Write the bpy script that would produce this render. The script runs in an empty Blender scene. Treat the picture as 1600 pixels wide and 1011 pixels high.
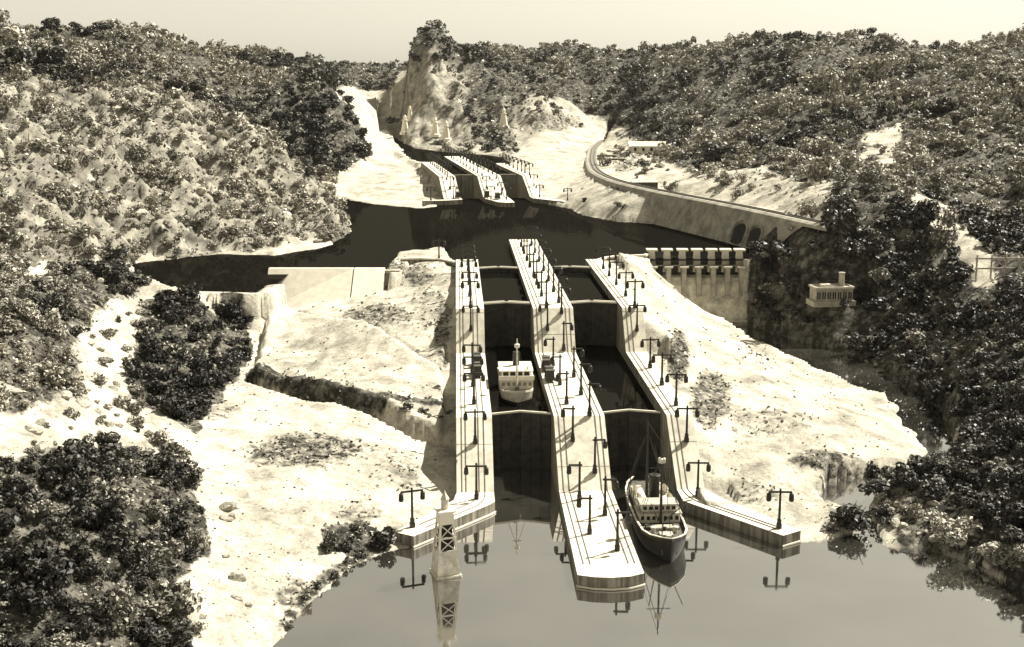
import bpy, math, random
import numpy as np

random.seed(7)
rng = np.random.default_rng(11)
SC = bpy.context.scene
COL = SC.collection

# ------------------------------------------------------------------ camera, sky, sun, exposure
FPX, CAMH = 1900.0, 20.0
PITCH = math.atan((505.5 - 138.0) / FPX)
cam_d = bpy.data.cameras.new("camera")
cam_d.sensor_width = 36.0
cam_d.lens = 36.0 * FPX / 1600.0
cam_d.clip_start = 0.5
cam_d.clip_end = 5000.0
cam = bpy.data.objects.new("camera", cam_d)
cam.location = (0, 0, CAMH)
cam.rotation_euler = (math.pi / 2 - PITCH, 0, 0)
COL.objects.link(cam)
SC.camera = cam

SUN_EL, SUN_AZ = math.radians(48), math.radians(56)      # azimuth from +Y towards +X
world = bpy.data.worlds.new("World")
SC.world = world
world.use_nodes = True
wn, wl = world.node_tree.nodes, world.node_tree.links
wn.clear()
w_out = wn.new("ShaderNodeOutputWorld")
w_bg = wn.new("ShaderNodeBackground")
w_sky = wn.new("ShaderNodeTexSky")
w_sky.sky_type = 'NISHITA'
w_sky.sun_disc = False
w_sky.sun_elevation = SUN_EL
w_sky.sun_rotation = SUN_AZ
w_sky.dust_density = 0.7
w_sky.air_density = 1.0
w_sky.ozone_density = 1.0
w_bw = wn.new("ShaderNodeVectorMath")        # orthochromatic plate: blind to red, keen on green and blue
w_bw.operation = 'DOT_PRODUCT'
w_bw.inputs[1].default_value = (0.0, 0.5, 0.5)
w_mul = wn.new("ShaderNodeMix")
w_mul.data_type = 'RGBA'
w_mul.blend_type = 'MULTIPLY'
w_mul.inputs[0].default_value = 1.0
w_mul.inputs[7].default_value = (1.0, 0.94, 0.765, 1)
wl.new(w_sky.outputs[0], w_bw.inputs[0])
wl.new(w_bw.outputs["Value"], w_mul.inputs[6])
wl.new(w_mul.outputs[2], w_bg.inputs[0])
w_bg.inputs[1].default_value = 0.065
wl.new(w_bg.outputs[0], w_out.inputs[0])

sun_d = bpy.data.lights.new("sun", 'SUN')
sun_d.energy = 4.8
sun_d.angle = math.radians(0.5)
sun_d.color = (1.0, 0.955, 0.84)
sun = bpy.data.objects.new("sun", sun_d)
sdir = np.array([math.sin(SUN_AZ) * math.cos(SUN_EL), math.cos(SUN_AZ) * math.cos(SUN_EL), math.sin(SUN_EL)])
sun.rotation_euler = (math.pi / 2 - SUN_EL, 0, math.pi - SUN_AZ)
sun.location = (40, 60, 80)
COL.objects.link(sun)

SC.view_settings.view_transform = 'Standard'
SC.view_settings.look = 'None'
SC.view_settings.gamma = 1.0
SC.view_settings.use_curve_mapping = False
SC.view_settings.exposure = 1.15
SC.cycles.max_bounces = 5
SC.cycles.diffuse_bounces = 2
SC.cycles.glossy_bounces = 3
SC.cycles.use_denoising = True

# ------------------------------------------------------------------ survey: sight lines of the viewpoint to places in the world
CP, SP = math.cos(PITCH), math.sin(PITCH)

def ray(u, v):
    x, y = (u - 800.0) / FPX, (505.5 - v) / FPX
    return np.array([x, CP + y * SP, -SP + y * CP])

def at_z(u, v, z):
    d = ray(u, v)
    t = (z - CAMH) / d[2]
    return np.array([d[0] * t, d[1] * t, z])

def at_y(u, v, Y):
    d = ray(u, v)
    t = Y / d[1]
    return np.array([d[0] * t, Y, CAMH + d[2] * t])

def to_px(x, y, z):
    zz = z - CAMH
    depth = y * CP - zz * SP
    up = y * SP + zz * CP
    return 800 + FPX * x / depth, 505.5 - FPX * up / depth

def frame_dir(u):
    d = ray(u, 138)[:2]
    d = d / np.linalg.norm(d)
    return d, np.array([d[1], -d[0]])

D1, R1 = frame_dir(713)       # axis of the near locks
D2, R2 = frame_dir(515)       # axis of the far locks

def L1(s, t, z=0.0):
    p = D1 * s + R1 * t
    return (float(p[0]), float(p[1]), z)

def L2(s, t, z=0.0):
    p = D2 * s + R2 * t
    return (float(p[0]), float(p[1]), z)

# ------------------------------------------------------------------ noise and polygons
def _hash(ix, iy, seed):
    h = (ix * 374761393 + iy * 668265263 + seed * 974711) & 0x7fffffff
    h = ((h ^ (h >> 13)) * 1274126177) & 0x7fffffff
    return ((h ^ (h >> 16)) & 0xffff) / 65535.0

def vnoise(x, y, seed=0):
    ix, iy = np.floor(x).astype(np.int64), np.floor(y).astype(np.int64)
    fx, fy = x - ix, y - iy
    fx, fy = fx * fx * (3 - 2 * fx), fy * fy * (3 - 2 * fy)
    a, b = _hash(ix, iy, seed), _hash(ix + 1, iy, seed)
    c, d = _hash(ix, iy + 1, seed), _hash(ix + 1, iy + 1, seed)
    return (a * (1 - fx) + b * fx) * (1 - fy) + (c * (1 - fx) + d * fx) * fy

def fbm(x, y, seed=0, octv=4):
    r, amp, tot = 0, 1.0, 0
    for i in range(octv):
        r = r + amp * vnoise(x * 2 ** i + 17.3 * i, y * 2 ** i - 9.1 * i, seed + i)
        tot += amp
        amp *= 0.5
    return r / tot

def ridge(x, y, seed=0, octv=4):
    r, amp, tot = 0, 1.0, 0
    for i in range(octv):
        r = r + amp * (1 - np.abs(2 * vnoise(x * 2 ** i + 31.3 * i, y * 2 ** i - 5.7 * i, seed + i) - 1))
        tot += amp
        amp *= 0.5
    return r / tot

def inside(px, py, poly):
    res = np.zeros(px.shape, bool)
    n = len(poly)
    for i in range(n):
        x0, y0 = poly[i][0], poly[i][1]
        x1, y1 = poly[(i + 1) % n][0], poly[(i + 1) % n][1]
        if y0 == y1:
            continue
        c = ((y0 > py) != (y1 > py)) & (px < (x1 - x0) * (py - y0) / (y1 - y0) + x0)
        res ^= c
    return res

def sdist(px, py, poly):
    """signed distance to a polygon, positive inside"""
    best = np.full(px.shape, 1e18)
    n = len(poly)
    for i in range(n):
        x0, y0 = poly[i][0], poly[i][1]
        x1, y1 = poly[(i + 1) % n][0], poly[(i + 1) % n][1]
        dx, dy = x1 - x0, y1 - y0
        L = dx * dx + dy * dy + 1e-12
        t = np.clip(((px - x0) * dx + (py - y0) * dy) / L, 0, 1)
        best = np.minimum(best, (px - x0 - t * dx) ** 2 + (py - y0 - t * dy) ** 2)
    d = np.sqrt(best)
    return np.where(inside(px, py, poly), d, -d)

def sstep(a, b, x):
    t = np.clip((x - a) / (b - a), 0, 1)
    return t * t * (3 - 2 * t)

# ------------------------------------------------------------------ materials
def new_mat(name):
    m = bpy.data.materials.new(name)
    m.use_nodes = True
    nt = m.node_tree
    return m, nt, nt.nodes["Principled BSDF"]

def speckled(name, c0, c1, scale=3.0, rough=0.85, spec=0.3, bump=0.0, bscale=20.0, detail=6.0, coords='Object', lo=0.35, hi=0.65):
    m, nt, b = new_mat(name)
    tc = nt.nodes.new("ShaderNodeTexCoord")
    n = nt.nodes.new("ShaderNodeTexNoise")
    n.inputs["Scale"].default_value = scale
    n.inputs["Detail"].default_value = detail
    n.inputs["Roughness"].default_value = 0.65
    r = nt.nodes.new("ShaderNodeValToRGB")
    r.color_ramp.elements[0].position = lo
    r.color_ramp.elements[1].position = hi
    r.color_ramp.elements[0].color = (*c0, 1)
    r.color_ramp.elements[1].color = (*c1, 1)
    nt.links.new(tc.outputs[coords], n.inputs["Vector"])
    nt.links.new(n.outputs[0], r.inputs[0])
    nt.links.new(r.outputs[0], b.inputs["Base Color"])
    b.inputs["Roughness"].default_value = rough
    b.inputs["Specular IOR Level"].default_value = spec
    if bump:
        n2 = nt.nodes.new("ShaderNodeTexNoise")
        n2.inputs["Scale"].default_value = bscale
        n2.inputs["Detail"].default_value = 5
        bp = nt.nodes.new("ShaderNodeBump")
        bp.inputs["Strength"].default_value = bump
        bp.inputs["Distance"].default_value = 0.1
        nt.links.new(tc.outputs[coords], n2.inputs["Vector"])
        nt.links.new(n2.outputs[0], bp.inputs["Height"])
        nt.links.new(bp.outputs[0], b.inputs["Normal"])
    return m

def tint(v):
    return (v, v * 0.935, v * 0.775)

def concrete_mat():
    m, nt, b = new_mat("pale_concrete")
    tc = nt.nodes.new("ShaderNodeTexCoord")
    n = nt.nodes.new("ShaderNodeTexNoise")
    n.inputs["Scale"].default_value = 0.9
    n.inputs["Detail"].default_value = 9
    n.inputs["Roughness"].default_value = 0.72
    r = nt.nodes.new("ShaderNodeValToRGB")
    r.color_ramp.elements[0].position, r.color_ramp.elements[1].position = 0.34, 0.58
    r.color_ramp.elements[0].color, r.color_ramp.elements[1].color = (*tint(0.44), 1), (*tint(0.74), 1)
    # sides darker than tops, in drip streaks
    mp = nt.nodes.new("ShaderNodeMapping")
    mp.inputs["Scale"].default_value = (3.0, 3.0, 0.25)
    n2 = nt.nodes.new("ShaderNodeTexNoise")
    n2.inputs["Scale"].default_value = 1.6
    n2.inputs["Detail"].default_value = 5
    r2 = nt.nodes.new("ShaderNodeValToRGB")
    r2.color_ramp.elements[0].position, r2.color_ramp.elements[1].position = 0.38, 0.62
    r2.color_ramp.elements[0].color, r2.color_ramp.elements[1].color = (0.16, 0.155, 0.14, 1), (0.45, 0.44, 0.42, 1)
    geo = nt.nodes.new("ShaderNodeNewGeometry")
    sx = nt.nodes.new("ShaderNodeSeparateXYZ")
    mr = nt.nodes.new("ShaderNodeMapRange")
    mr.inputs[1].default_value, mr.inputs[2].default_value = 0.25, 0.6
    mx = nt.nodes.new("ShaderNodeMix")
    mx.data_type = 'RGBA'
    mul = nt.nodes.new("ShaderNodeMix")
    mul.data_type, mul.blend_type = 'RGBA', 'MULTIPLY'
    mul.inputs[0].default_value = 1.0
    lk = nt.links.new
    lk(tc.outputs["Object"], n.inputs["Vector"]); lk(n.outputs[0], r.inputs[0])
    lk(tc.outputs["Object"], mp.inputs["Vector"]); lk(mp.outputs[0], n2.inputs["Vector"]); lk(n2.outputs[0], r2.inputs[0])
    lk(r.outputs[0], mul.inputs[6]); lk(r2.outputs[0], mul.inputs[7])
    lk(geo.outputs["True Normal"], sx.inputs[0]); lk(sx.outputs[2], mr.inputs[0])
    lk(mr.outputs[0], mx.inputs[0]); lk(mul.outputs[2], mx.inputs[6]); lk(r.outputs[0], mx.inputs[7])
    lk(mx.outputs[2], b.inputs["Base Color"])
    b.inputs["Roughness"].default_value = 0.9
    return m

def water_mat(name="still_water", ior=7.0, base=0.03, wave=0.012):
    m, nt, b = new_mat(name)
    b.inputs["Base Color"].default_value = (*tint(base), 1)
    b.inputs["Roughness"].default_value = 0.02
    b.inputs["IOR"].default_value = ior
    tc = nt.nodes.new("ShaderNodeTexCoord")
    mp = nt.nodes.new("ShaderNodeMapping")
    mp.inputs["Scale"].default_value = (0.6, 0.25, 1)
    n = nt.nodes.new("ShaderNodeTexNoise")
    n.inputs["Scale"].default_value = 1.2
    n.inputs["Detail"].default_value = 3
    wnd = nt.nodes.new("ShaderNodeTexNoise")
    wnd.inputs["Scale"].default_value = 0.22
    wnd.inputs["Detail"].default_value = 5
    wr = nt.nodes.new("ShaderNodeMapRange")
    wr.inputs[1].default_value, wr.inputs[2].default_value = 0.45, 0.75
    wr.inputs[3].default_value, wr.inputs[4].default_value = 0.015, 0.11
    nt.links.new(tc.outputs["Object"], wnd.inputs["Vector"])
    nt.links.new(wnd.outputs[0], wr.inputs[0])
    nt.links.new(wr.outputs[0], b.inputs["Roughness"])
    film = nt.nodes.new("ShaderNodeValToRGB")
    film.color_ramp.elements[0].position, film.color_ramp.elements[1].position = 0.4, 0.75
    film.color_ramp.elements[0].color, film.color_ramp.elements[1].color = (*tint(base * 0.7), 1), (*tint(base * 1.9), 1)
    nt.links.new(wnd.outputs[0], film.inputs[0])
    nt.links.new(film.outputs[0], b.inputs["Base Color"])
    bp = nt.nodes.new("ShaderNodeBump")
    bp.inputs["Strength"].default_value = wave
    bp.inputs["Distance"].default_value = 0.2
    nt.links.new(tc.outputs["Object"], mp.inputs["Vector"])
    nt.links.new(mp.outputs[0], n.inputs["Vector"])
    nt.links.new(n.outputs[0], bp.inputs["Height"])
    nt.links.new(bp.outputs[0], b.inputs["Normal"])
    return m

def dark_reflection_mat():
    """reservoir water: mirrors weakly"""
    m, nt, b = new_mat("dark_reflection_water")
    b.inputs["Base Color"].default_value = (*tint(0.005), 1)  # dark reflections put into the colour as near black
    b.inputs["Roughness"].default_value = 0.6
    b.inputs["Specular IOR Level"].default_value = 0.0
    gl = nt.nodes.new("ShaderNodeBsdfGlossy")
    gl.inputs["Roughness"].default_value = 0.025
    gl.inputs["Color"].default_value = (*tint(1.0), 1)
    mx = nt.nodes.new("ShaderNodeMixShader")
    mx.inputs[0].default_value = 0.028
    n = nt.nodes.new("ShaderNodeTexNoise")
    n.inputs["Scale"].default_value = 0.9
    tc = nt.nodes.new("ShaderNodeTexCoord")
    bp = nt.nodes.new("ShaderNodeBump")
    bp.inputs["Strength"].default_value = 0.02
    bp.inputs["Distance"].default_value = 0.2
    nt.links.new(tc.outputs["Object"], n.inputs["Vector"])
    nt.links.new(n.outputs[0], bp.inputs["Height"])
    nt.links.new(bp.outputs[0], gl.inputs["Normal"])
    nt.links.new(b.outputs[0], mx.inputs[1])
    nt.links.new(gl.outputs[0], mx.inputs[2])
    nt.links.new(mx.outputs[0], nt.nodes["Material Output"].inputs["Surface"])
    return m

def leaf_mat(name, lo, hi, rough=0.55, spec=0.3):
    m, nt, b = new_mat(name)
    g = nt.nodes.new("ShaderNodeNewGeometry")
    r = nt.nodes.new("ShaderNodeValToRGB")
    r.color_ramp.elements[0].color = (*tint(lo), 1)
    r.color_ramp.elements[1].color = (*tint(hi), 1)
    e = r.color_ramp.elements.new(0.6)
    e.color = (*tint(lo + 0.3 * (hi - lo)), 1)
    nt.links.new(g.outputs["Random Per Island"], r.inputs[0])
    nt.links.new(r.outputs[0], b.inputs["Base Color"])
    b.inputs["Roughness"].default_value = rough
    b.inputs["Specular IOR Level"].default_value = spec
    return m

def terrain_mat():
    m, nt, b = new_mat("earth_and_undergrowth")
    lk = nt.links.new
    tc = nt.nodes.new("ShaderNodeTexCoord")
    def noise(sc, det=6, rough=0.65):
        n = nt.nodes.new("ShaderNodeTexNoise")
        n.inputs["Scale"].default_value = sc
        n.inputs["Detail"].default_value = det
        n.inputs["Roughness"].default_value = rough
        lk(tc.outputs["Object"], n.inputs["Vector"])
        return n
    def ramp(src, p0, c0, p1, c1):
        r = nt.nodes.new("ShaderNodeValToRGB")
        r.color_ramp.elements[0].position, r.color_ramp.elements[1].position = p0, p1
        r.color_ramp.elements[0].color, r.color_ramp.elements[1].color = (*c0, 1), (*c1, 1)
        lk(src, r.inputs[0])
        return r
    def mix(f, a, c, mode='MIX'):
        x = nt.nodes.new("ShaderNodeMix")
        x.data_type, x.blend_type = 'RGBA', mode
        if isinstance(f, float):
            x.inputs[0].default_value = f
        else:
            lk(f, x.inputs[0])
        lk(a, x.inputs[6]); lk(c, x.inputs[7])
        return x
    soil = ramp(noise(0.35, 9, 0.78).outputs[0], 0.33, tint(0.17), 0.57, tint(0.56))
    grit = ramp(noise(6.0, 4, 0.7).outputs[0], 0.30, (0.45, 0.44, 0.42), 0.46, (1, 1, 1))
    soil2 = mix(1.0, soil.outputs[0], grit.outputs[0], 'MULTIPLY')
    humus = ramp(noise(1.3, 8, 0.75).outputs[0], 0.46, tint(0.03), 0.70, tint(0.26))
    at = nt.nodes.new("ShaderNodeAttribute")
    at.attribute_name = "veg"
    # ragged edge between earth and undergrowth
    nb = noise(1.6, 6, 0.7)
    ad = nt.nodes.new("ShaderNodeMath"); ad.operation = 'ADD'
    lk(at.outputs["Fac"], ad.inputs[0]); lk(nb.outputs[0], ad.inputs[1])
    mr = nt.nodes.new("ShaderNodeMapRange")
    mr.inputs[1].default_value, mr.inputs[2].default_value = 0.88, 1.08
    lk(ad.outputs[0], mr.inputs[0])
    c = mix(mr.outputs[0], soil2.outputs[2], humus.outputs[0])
    rk = ramp(noise(0.5, 9, 0.75).outputs[0], 0.38, tint(0.08), 0.64, tint(0.46))
    at2 = nt.nodes.new("ShaderNodeAttribute")
    at2.attribute_name = "rock"
    c2 = mix(at2.outputs["Fac"], c.outputs[2], rk.outputs[0])
    lk(c2.outputs[2], b.inputs["Base Color"])
    b.inputs["Roughness"].default_value = 0.95
    b.inputs["Specular IOR Level"].default_value = 0.15
    bn = noise(3.5, 8, 0.7)
    bp = nt.nodes.new("ShaderNodeBump")
    bp.inputs["Strength"].default_value = 0.55
    bp.inputs["Distance"].default_value = 0.18
    lk(bn.outputs[0], bp.inputs["Height"])
    lk(bp.outputs[0], b.inputs["Normal"])
    return m

M = {
    'concrete': concrete_mat(),
    'white': speckled("white_paint", tint(0.66), tint(0.8), 2.0, 0.6),
    'white_weathered': speckled("weathered_white_paint", tint(0.42), tint(0.75), 3.0, 0.7),
    'dark_metal': speckled("dark_painted_iron", tint(0.018), tint(0.045), 8.0, 0.5),
    'black_hull': speckled("black_hull_paint", tint(0.012), tint(0.03), 4.0, 0.45),
    'gate_steel': speckled("dark_gate_steel", tint(0.02), tint(0.06), 2.5, 0.6),  # near-black tone, speckled evenly
    'grey_steel': speckled("grey_gate_steel", tint(0.16), tint(0.26), 1.5, 0.6),
    'rail': speckled("rusty_rail", tint(0.10), tint(0.20), 9.0, 0.6),
    'deck': speckled("planked_deck", tint(0.30), tint(0.50), 5.0, 0.8),
    'deck_dark': speckled("dark_deck", tint(0.05), tint(0.11), 5.0, 0.8),
    'dark': speckled("dark_opening", tint(0.012), tint(0.03), 4.0, 0.8),
    'wood': speckled("weathered_wood", tint(0.30), tint(0.48), 6.0, 0.8),
    'bark': speckled("bark", tint(0.05), tint(0.14), 6.0, 0.9),
    'rock': speckled("pale_rock", tint(0.18), tint(0.58), 1.6, 0.95, bump=0.6, bscale=5),
    'streaked': speckled("streaked_spillway_concrete", tint(0.30), tint(0.78), 1.2, 0.9),
    'wallstone': speckled("embankment_concrete", tint(0.22), tint(0.46), 0.9, 0.9, bump=0.3, bscale=6),
    'ballast': speckled("track_ballast", tint(0.10), tint(0.24), 5.0, 0.95),
    'water': water_mat(),
    'dark_reflection': dark_reflection_mat(),
    'terrain': terrain_mat(),
    'leaf_light': leaf_mat("pale_leaves", 0.15, 0.78),
    'leaf_mid': leaf_mat("mid_leaves", 0.065, 0.54),
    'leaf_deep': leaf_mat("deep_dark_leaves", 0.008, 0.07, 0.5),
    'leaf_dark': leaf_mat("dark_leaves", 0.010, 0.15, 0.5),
}

# ------------------------------------------------------------------ mesh helpers
class MB:
    def __init__(self):
        self.v, self.f = [], []

    def add(self, vs, fs):
        o = len(self.v)
        self.v += [tuple(map(float, p)) for p in vs]
        self.f += [tuple(i + o for i in q) for q in fs]

    def box(self, x0, x1, y0, y1, z0, z1, fn=None):
        vs = [(x0, y0, z0), (x1, y0, z0), (x1, y1, z0), (x0, y1, z0), (x0, y0, z1), (x1, y0, z1), (x1, y1, z1), (x0, y1, z1)]
        if fn:
            vs = [fn(*p) for p in vs]
        self.add(vs, [(3, 2, 1, 0), (4, 5, 6, 7), (0, 1, 5, 4), (1, 2, 6, 5), (2, 3, 7, 6), (3, 0, 4, 7)])
        return self

    def prism(self, poly, z0, z1):
        """poly: plan points, counter clockwise; z1 number or per-point list"""
        n = len(poly)
        zt = z1 if isinstance(z1, (list, tuple)) else [z1] * n
        vs = [(p[0], p[1], z0) for p in poly] + [(p[0], p[1], zt[i]) for i, p in enumerate(poly)]
        fs = [tuple(range(n - 1, -1, -1)), tuple(range(n, 2 * n))]
        fs += [(i, (i + 1) % n, n + (i + 1) % n, n + i) for i in range(n)]
        self.add(vs, fs)
        return self

    def tube(self, a, b, r0, r1=None, n=8):
        r1 = r0 if r1 is None else r1
        a, b = np.array(a, float), np.array(b, float)
        d = b - a
        d /= np.linalg.norm(d) + 1e-12
        u = np.cross(d, (0, 0, 1) if abs(d[2]) < 0.9 else (1, 0, 0))
        u /= np.linalg.norm(u)
        w = np.cross(d, u)
        vs = []
        for c, r in ((a, r0), (b, r1)):
            for i in range(n):
                an = 2 * math.pi * i / n
                vs.append(c + r * (math.cos(an) * u + math.sin(an) * w))
        fs = [(i, (i + 1) % n, n + (i + 1) % n, n + i) for i in range(n)] + [tuple(range(n - 1, -1, -1)), tuple(range(n, 2 * n))]
        self.add(vs, fs)
        return self

    def lathe(self, prof, cx=0, cy=0, n=12):
        vs, fs = [], []
        for r, z in prof:
            for i in range(n):
                an = 2 * math.pi * i / n
                vs.append((cx + r * math.cos(an), cy + r * math.sin(an), z))
        for k in range(len(prof) - 1):
            for i in range(n):
                fs.append((k * n + i, k * n + (i + 1) % n, (k + 1) * n + (i + 1) % n, (k + 1) * n + i))
        fs.append(tuple(range(n - 1, -1, -1)))
        fs.append(tuple(range((len(prof) - 1) * n, len(prof) * n)))
        self.add(vs, fs)
        return self

    def ribbon(self, pts, w, h):
        """a low bar of width w and height h along a 3D polyline"""
        pts = [np.array(p, float) for p in pts]
        vs, fs = [], []
        for i, p in enumerate(pts):
            d = pts[min(i + 1, len(pts) - 1)] - pts[max(i - 1, 0)]
            nrm = np.array([d[1], -d[0], 0])
            nrm /= np.linalg.norm(nrm) + 1e-9
            for sx, z in ((-1, -0.03), (1, -0.03), (1, h), (-1, h)):
                q = p + nrm * sx * w / 2
                vs.append((q[0], q[1], q[2] + z))
        for i in range(len(pts) - 1):
            for k in range(4):
                a, b = i * 4 + k, i * 4 + (k + 1) % 4
                fs.append((a, a + 4, b + 4, b))
        e = (len(pts) - 1) * 4
        fs += [(0, 1, 2, 3), (e + 3, e + 2, e + 1, e)]
        self.add(vs, fs)
        return self

    def mesh(self, name, mat, smooth=False):
        me = bpy.data.meshes.new(name)
        me.from_pydata(self.v, [], self.f)
        me.materials.append(M[mat] if isinstance(mat, str) else mat)
        if smooth:
            me.polygons.foreach_set("use_smooth", [True] * len(me.polygons))
        me.update()
        return me

    def build(self, name, mat, parent=None, smooth=False, bevel=0.0):
        o = bpy.data.objects.new(name, self.mesh(name, mat, smooth))
        COL.objects.link(o)
        if parent:
            o.parent = parent
        if bevel:
            bv = o.modifiers.new("bevel", 'BEVEL')
            bv.width = bevel
            bv.segments = 1
            bv.limit_method = 'ANGLE'
        return o

def tag(o, label=None, cat=None, group=None, kind=None):
    if label: o['label'] = label
    if cat: o['category'] = cat
    if group: o['group'] = group
    if kind: o['kind'] = kind
    return o

def empty(name, loc=(0, 0, 0), rz=0.0, label=None, cat=None, group=None):
    o = bpy.data.objects.new(name, None)
    o.location = loc
    o.rotation_euler = (0, 0, rz)
    o.empty_display_size = 0.3
    COL.objects.link(o)
    return tag(o, label, cat, group)

def np_mesh(name, V, F, mat, smooth=False):
    me = bpy.data.meshes.new(name)
    nf, k = F.shape
    me.vertices.add(len(V))
    me.vertices.foreach_set("co", V.astype(np.float32).ravel())
    me.loops.add(nf * k)
    me.loops.foreach_set("vertex_index", F.astype(np.int32).ravel())
    me.polygons.add(nf)
    me.polygons.foreach_set("loop_start", np.arange(0, nf * k, k, dtype=np.int32))
    me.polygons.foreach_set("loop_total", np.full(nf, k, dtype=np.int32))
    if smooth:
        me.polygons.foreach_set("use_smooth", np.ones(nf, bool))
    me.materials.append(mat)
    me.update(calc_edges=True)
    return me

def link_mesh(name, me, parent=None):
    o = bpy.data.objects.new(name, me)
    COL.objects.link(o)
    if parent:
        o.parent = parent
    return o

def copy_tree(o, parent=None):
    c = o.copy()
    COL.objects.link(c)
    if parent:
        c.parent = parent
    for ch in list(o.children):
        copy_tree(ch, c)
    return c

# ------------------------------------------------------------------ levels
ZL, ZM, ZU = 0.55, 3.4, 5.9            # lock wall tops of the near flight
W0, W1, W2 = 0.0, 2.75, 5.35           # river, middle chamber and reservoir water
FL, FU, W3 = 5.95, 8.25, 7.7           # far flight wall tops, canal water beyond

def near_top(s):
    return float(np.interp(s, [0, 57.0, 60.5, 75.8, 78.0, 200], [ZL, ZL, ZM, ZM, ZU, ZU]))

def far_top(s):
    return float(np.interp(s, [0, 159.0, 165.5, 400], [FL, FL, FU, FU]))

# ------------------------------------------------------------------ terrain
ctrl = []
def Z(*ps):
    for u, v, z in ps:
        ctrl.append(at_z(u, v, z))
def Yp(*ps):
    for u, v, y in ps:
        ctrl.append(at_y(u, v, y))

# near left bank
Z((40, 985, 2.6), (150, 985, 2.2), (300, 985, 1.0), (400, 985, 0.4), (440, 985, 0.0), (40, 850, 4.0), (180, 800, 3.4), (320, 800, 1.9),
  (420, 880, 0.7), (490, 890, 0.2), (560, 858, 0.15), (620, 848, 0.1), (600, 800, 0.55), (500, 800, 1.1), (400, 780, 1.6), (680, 790, 0.2),
  (690, 700, 1.2), (690, 650, 1.6), (620, 750, 1.0), (520, 720, 1.7), (400, 690, 2.3), (320, 650, 2.8), (600, 670, 1.9), (500, 640, 2.3),
  (410, 612, 2.5), (420, 520, 2.9), (560, 560, 2.9), (690, 600, 2.6), (560, 620, 2.5), (430, 485, 3.3), (560, 522, 3.7), (690, 560, 3.3),
  (480, 480, 3.5), (560, 490, 3.8), (650, 480, 4.5), (690, 470, 4.9), (430, 474, 3.0), (500, 462, 3.5), (600, 450, 4.2), (640, 440, 4.7),
  (700, 410, 5.6), (640, 400, 5.55), (240, 480, 4.5), (100, 480, 7.0), (40, 500, 8.0), (300, 560, 3.4), (200, 600, 4.2), (60, 620, 6.0),
  (380, 500, 3.6), (40, 740, 5.0), (140, 700, 4.2), (250, 700, 3.0), (230, 445, 5.6), (300, 464, 5.5), (390, 468, 5.0), (215, 405, 5.5), (335, 393, 5.6))
# left hill across the reservoir
Z((430, 396, 5.5), (545, 352, 5.6), (505, 385, 5.5))
Yp((500, 300, 150), (440, 240, 147), (350, 190, 152), (250, 150, 160), (100, 140, 160), (40, 130, 150), (450, 330, 132), (350, 330, 122),
   (250, 340, 112), (200, 260, 122), (100, 300, 106), (40, 400, 86), (120, 420, 85), (-150, 130, 140), (-100, 300, 100))
# back skyline on the left
Yp((60, 62, 230), (200, 52, 250), (300, 80, 262), (-150, 60, 210), (350, 105, 272), (480, 104, 330), (540, 103, 410), (600, 105, 420), (640, 106, 425))
# dark mountain and the white bank below it
Z((500, 288, 6.3), (440, 275, 7.5), (590, 238, 8.0))
Yp((490, 150, 236), (522, 144, 242), (400, 166, 226), (450, 150, 232), (430, 218, 205), (490, 228, 206), (545, 205, 224))
Z((520, 300, 5.8), (600, 270, 6.8), (640, 270, 6.9), (675, 300, 5.9), (620, 290, 6.2), (570, 312, 5.5), (600, 248, 7.9))
Z((600, 218, 8.6), (575, 226, 9.5))
Yp((590, 176, 300), (560, 148, 296), (540, 132, 300), (608, 195, 310), (600, 150, 345), (618, 122, 370))
# cliff mountain
Z((628, 214, 8.1), (660, 231, 8.1), (700, 237, 8.1), (790, 243, 8.4), (730, 238, 8.1))
Yp((644, 90, 318), (690, 58, 325), (750, 92, 330), (700, 120, 306), (700, 180, 284), (664, 150, 296), (648, 195, 284), (760, 200, 266), (780, 150, 288),
   (640, 130, 312))
# right hills
Z((800, 228, 8.5), (860, 240, 8.3), (900, 225, 8.6), (850, 285, 7.0), (900, 270, 7.6), (880, 300, 6.3), (940, 300, 6.6), (960, 330, 5.6), (910, 325, 5.6), (925, 268, 8.2),
  (1000, 255, 8.8), (1060, 285, 8.8), (950, 240, 8.6), (1200, 305, 9.0), (1280, 335, 8.9), (1040, 310, 6.2), (1050, 342, 5.4))
Yp((930, 200, 278), (860, 180, 266), (850, 130, 300), (830, 100, 345), (890, 72, 372), (960, 84, 372), (1100, 74, 362), (1250, 62, 340), (1400, 70, 320),
   (1560, 64, 300), (1720, 60, 280), (1480, 86, 300), (1000, 180, 272), (1100, 170, 250), (1100, 240, 205), (1000, 215, 245), (1200, 230, 172),
   (1300, 250, 150), (1300, 150, 212), (1450, 180, 180), (1560, 200, 150), (1400, 280, 126), (1450, 300, 116), (1520, 380, 98), (1560, 425, 91),
   (1575, 350, 116), (1400, 360, 101), (1300, 400, 101), (1220, 395, 108), (1720, 250, 130))
# right bank of the river
Z((1250, 472, 2.4), (1200, 520, 0.3), (1310, 545, 0.4), (1350, 520, 1.4), (1450, 480, 3.6), (1560, 500, 5.2), (1450, 585, 1.2), (1500, 560, 2.6), (1565, 600, 3.6), (1470, 625, 0.4), (1440, 670, 0.0), (1470, 690, 0.0), (1700, 600, 5.0), (1500, 650, 1.6), (1492, 690, 0.3), (1560, 700, 2.6), (1560, 800, 1.6), (1565, 890, 0.3), (1480, 856, 0.25),
  (1400, 838, 0.25), (1375, 790, 0.25), (1460, 770, 1.2), (1400, 770, 0.7), (1700, 800, 3.0))
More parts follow.
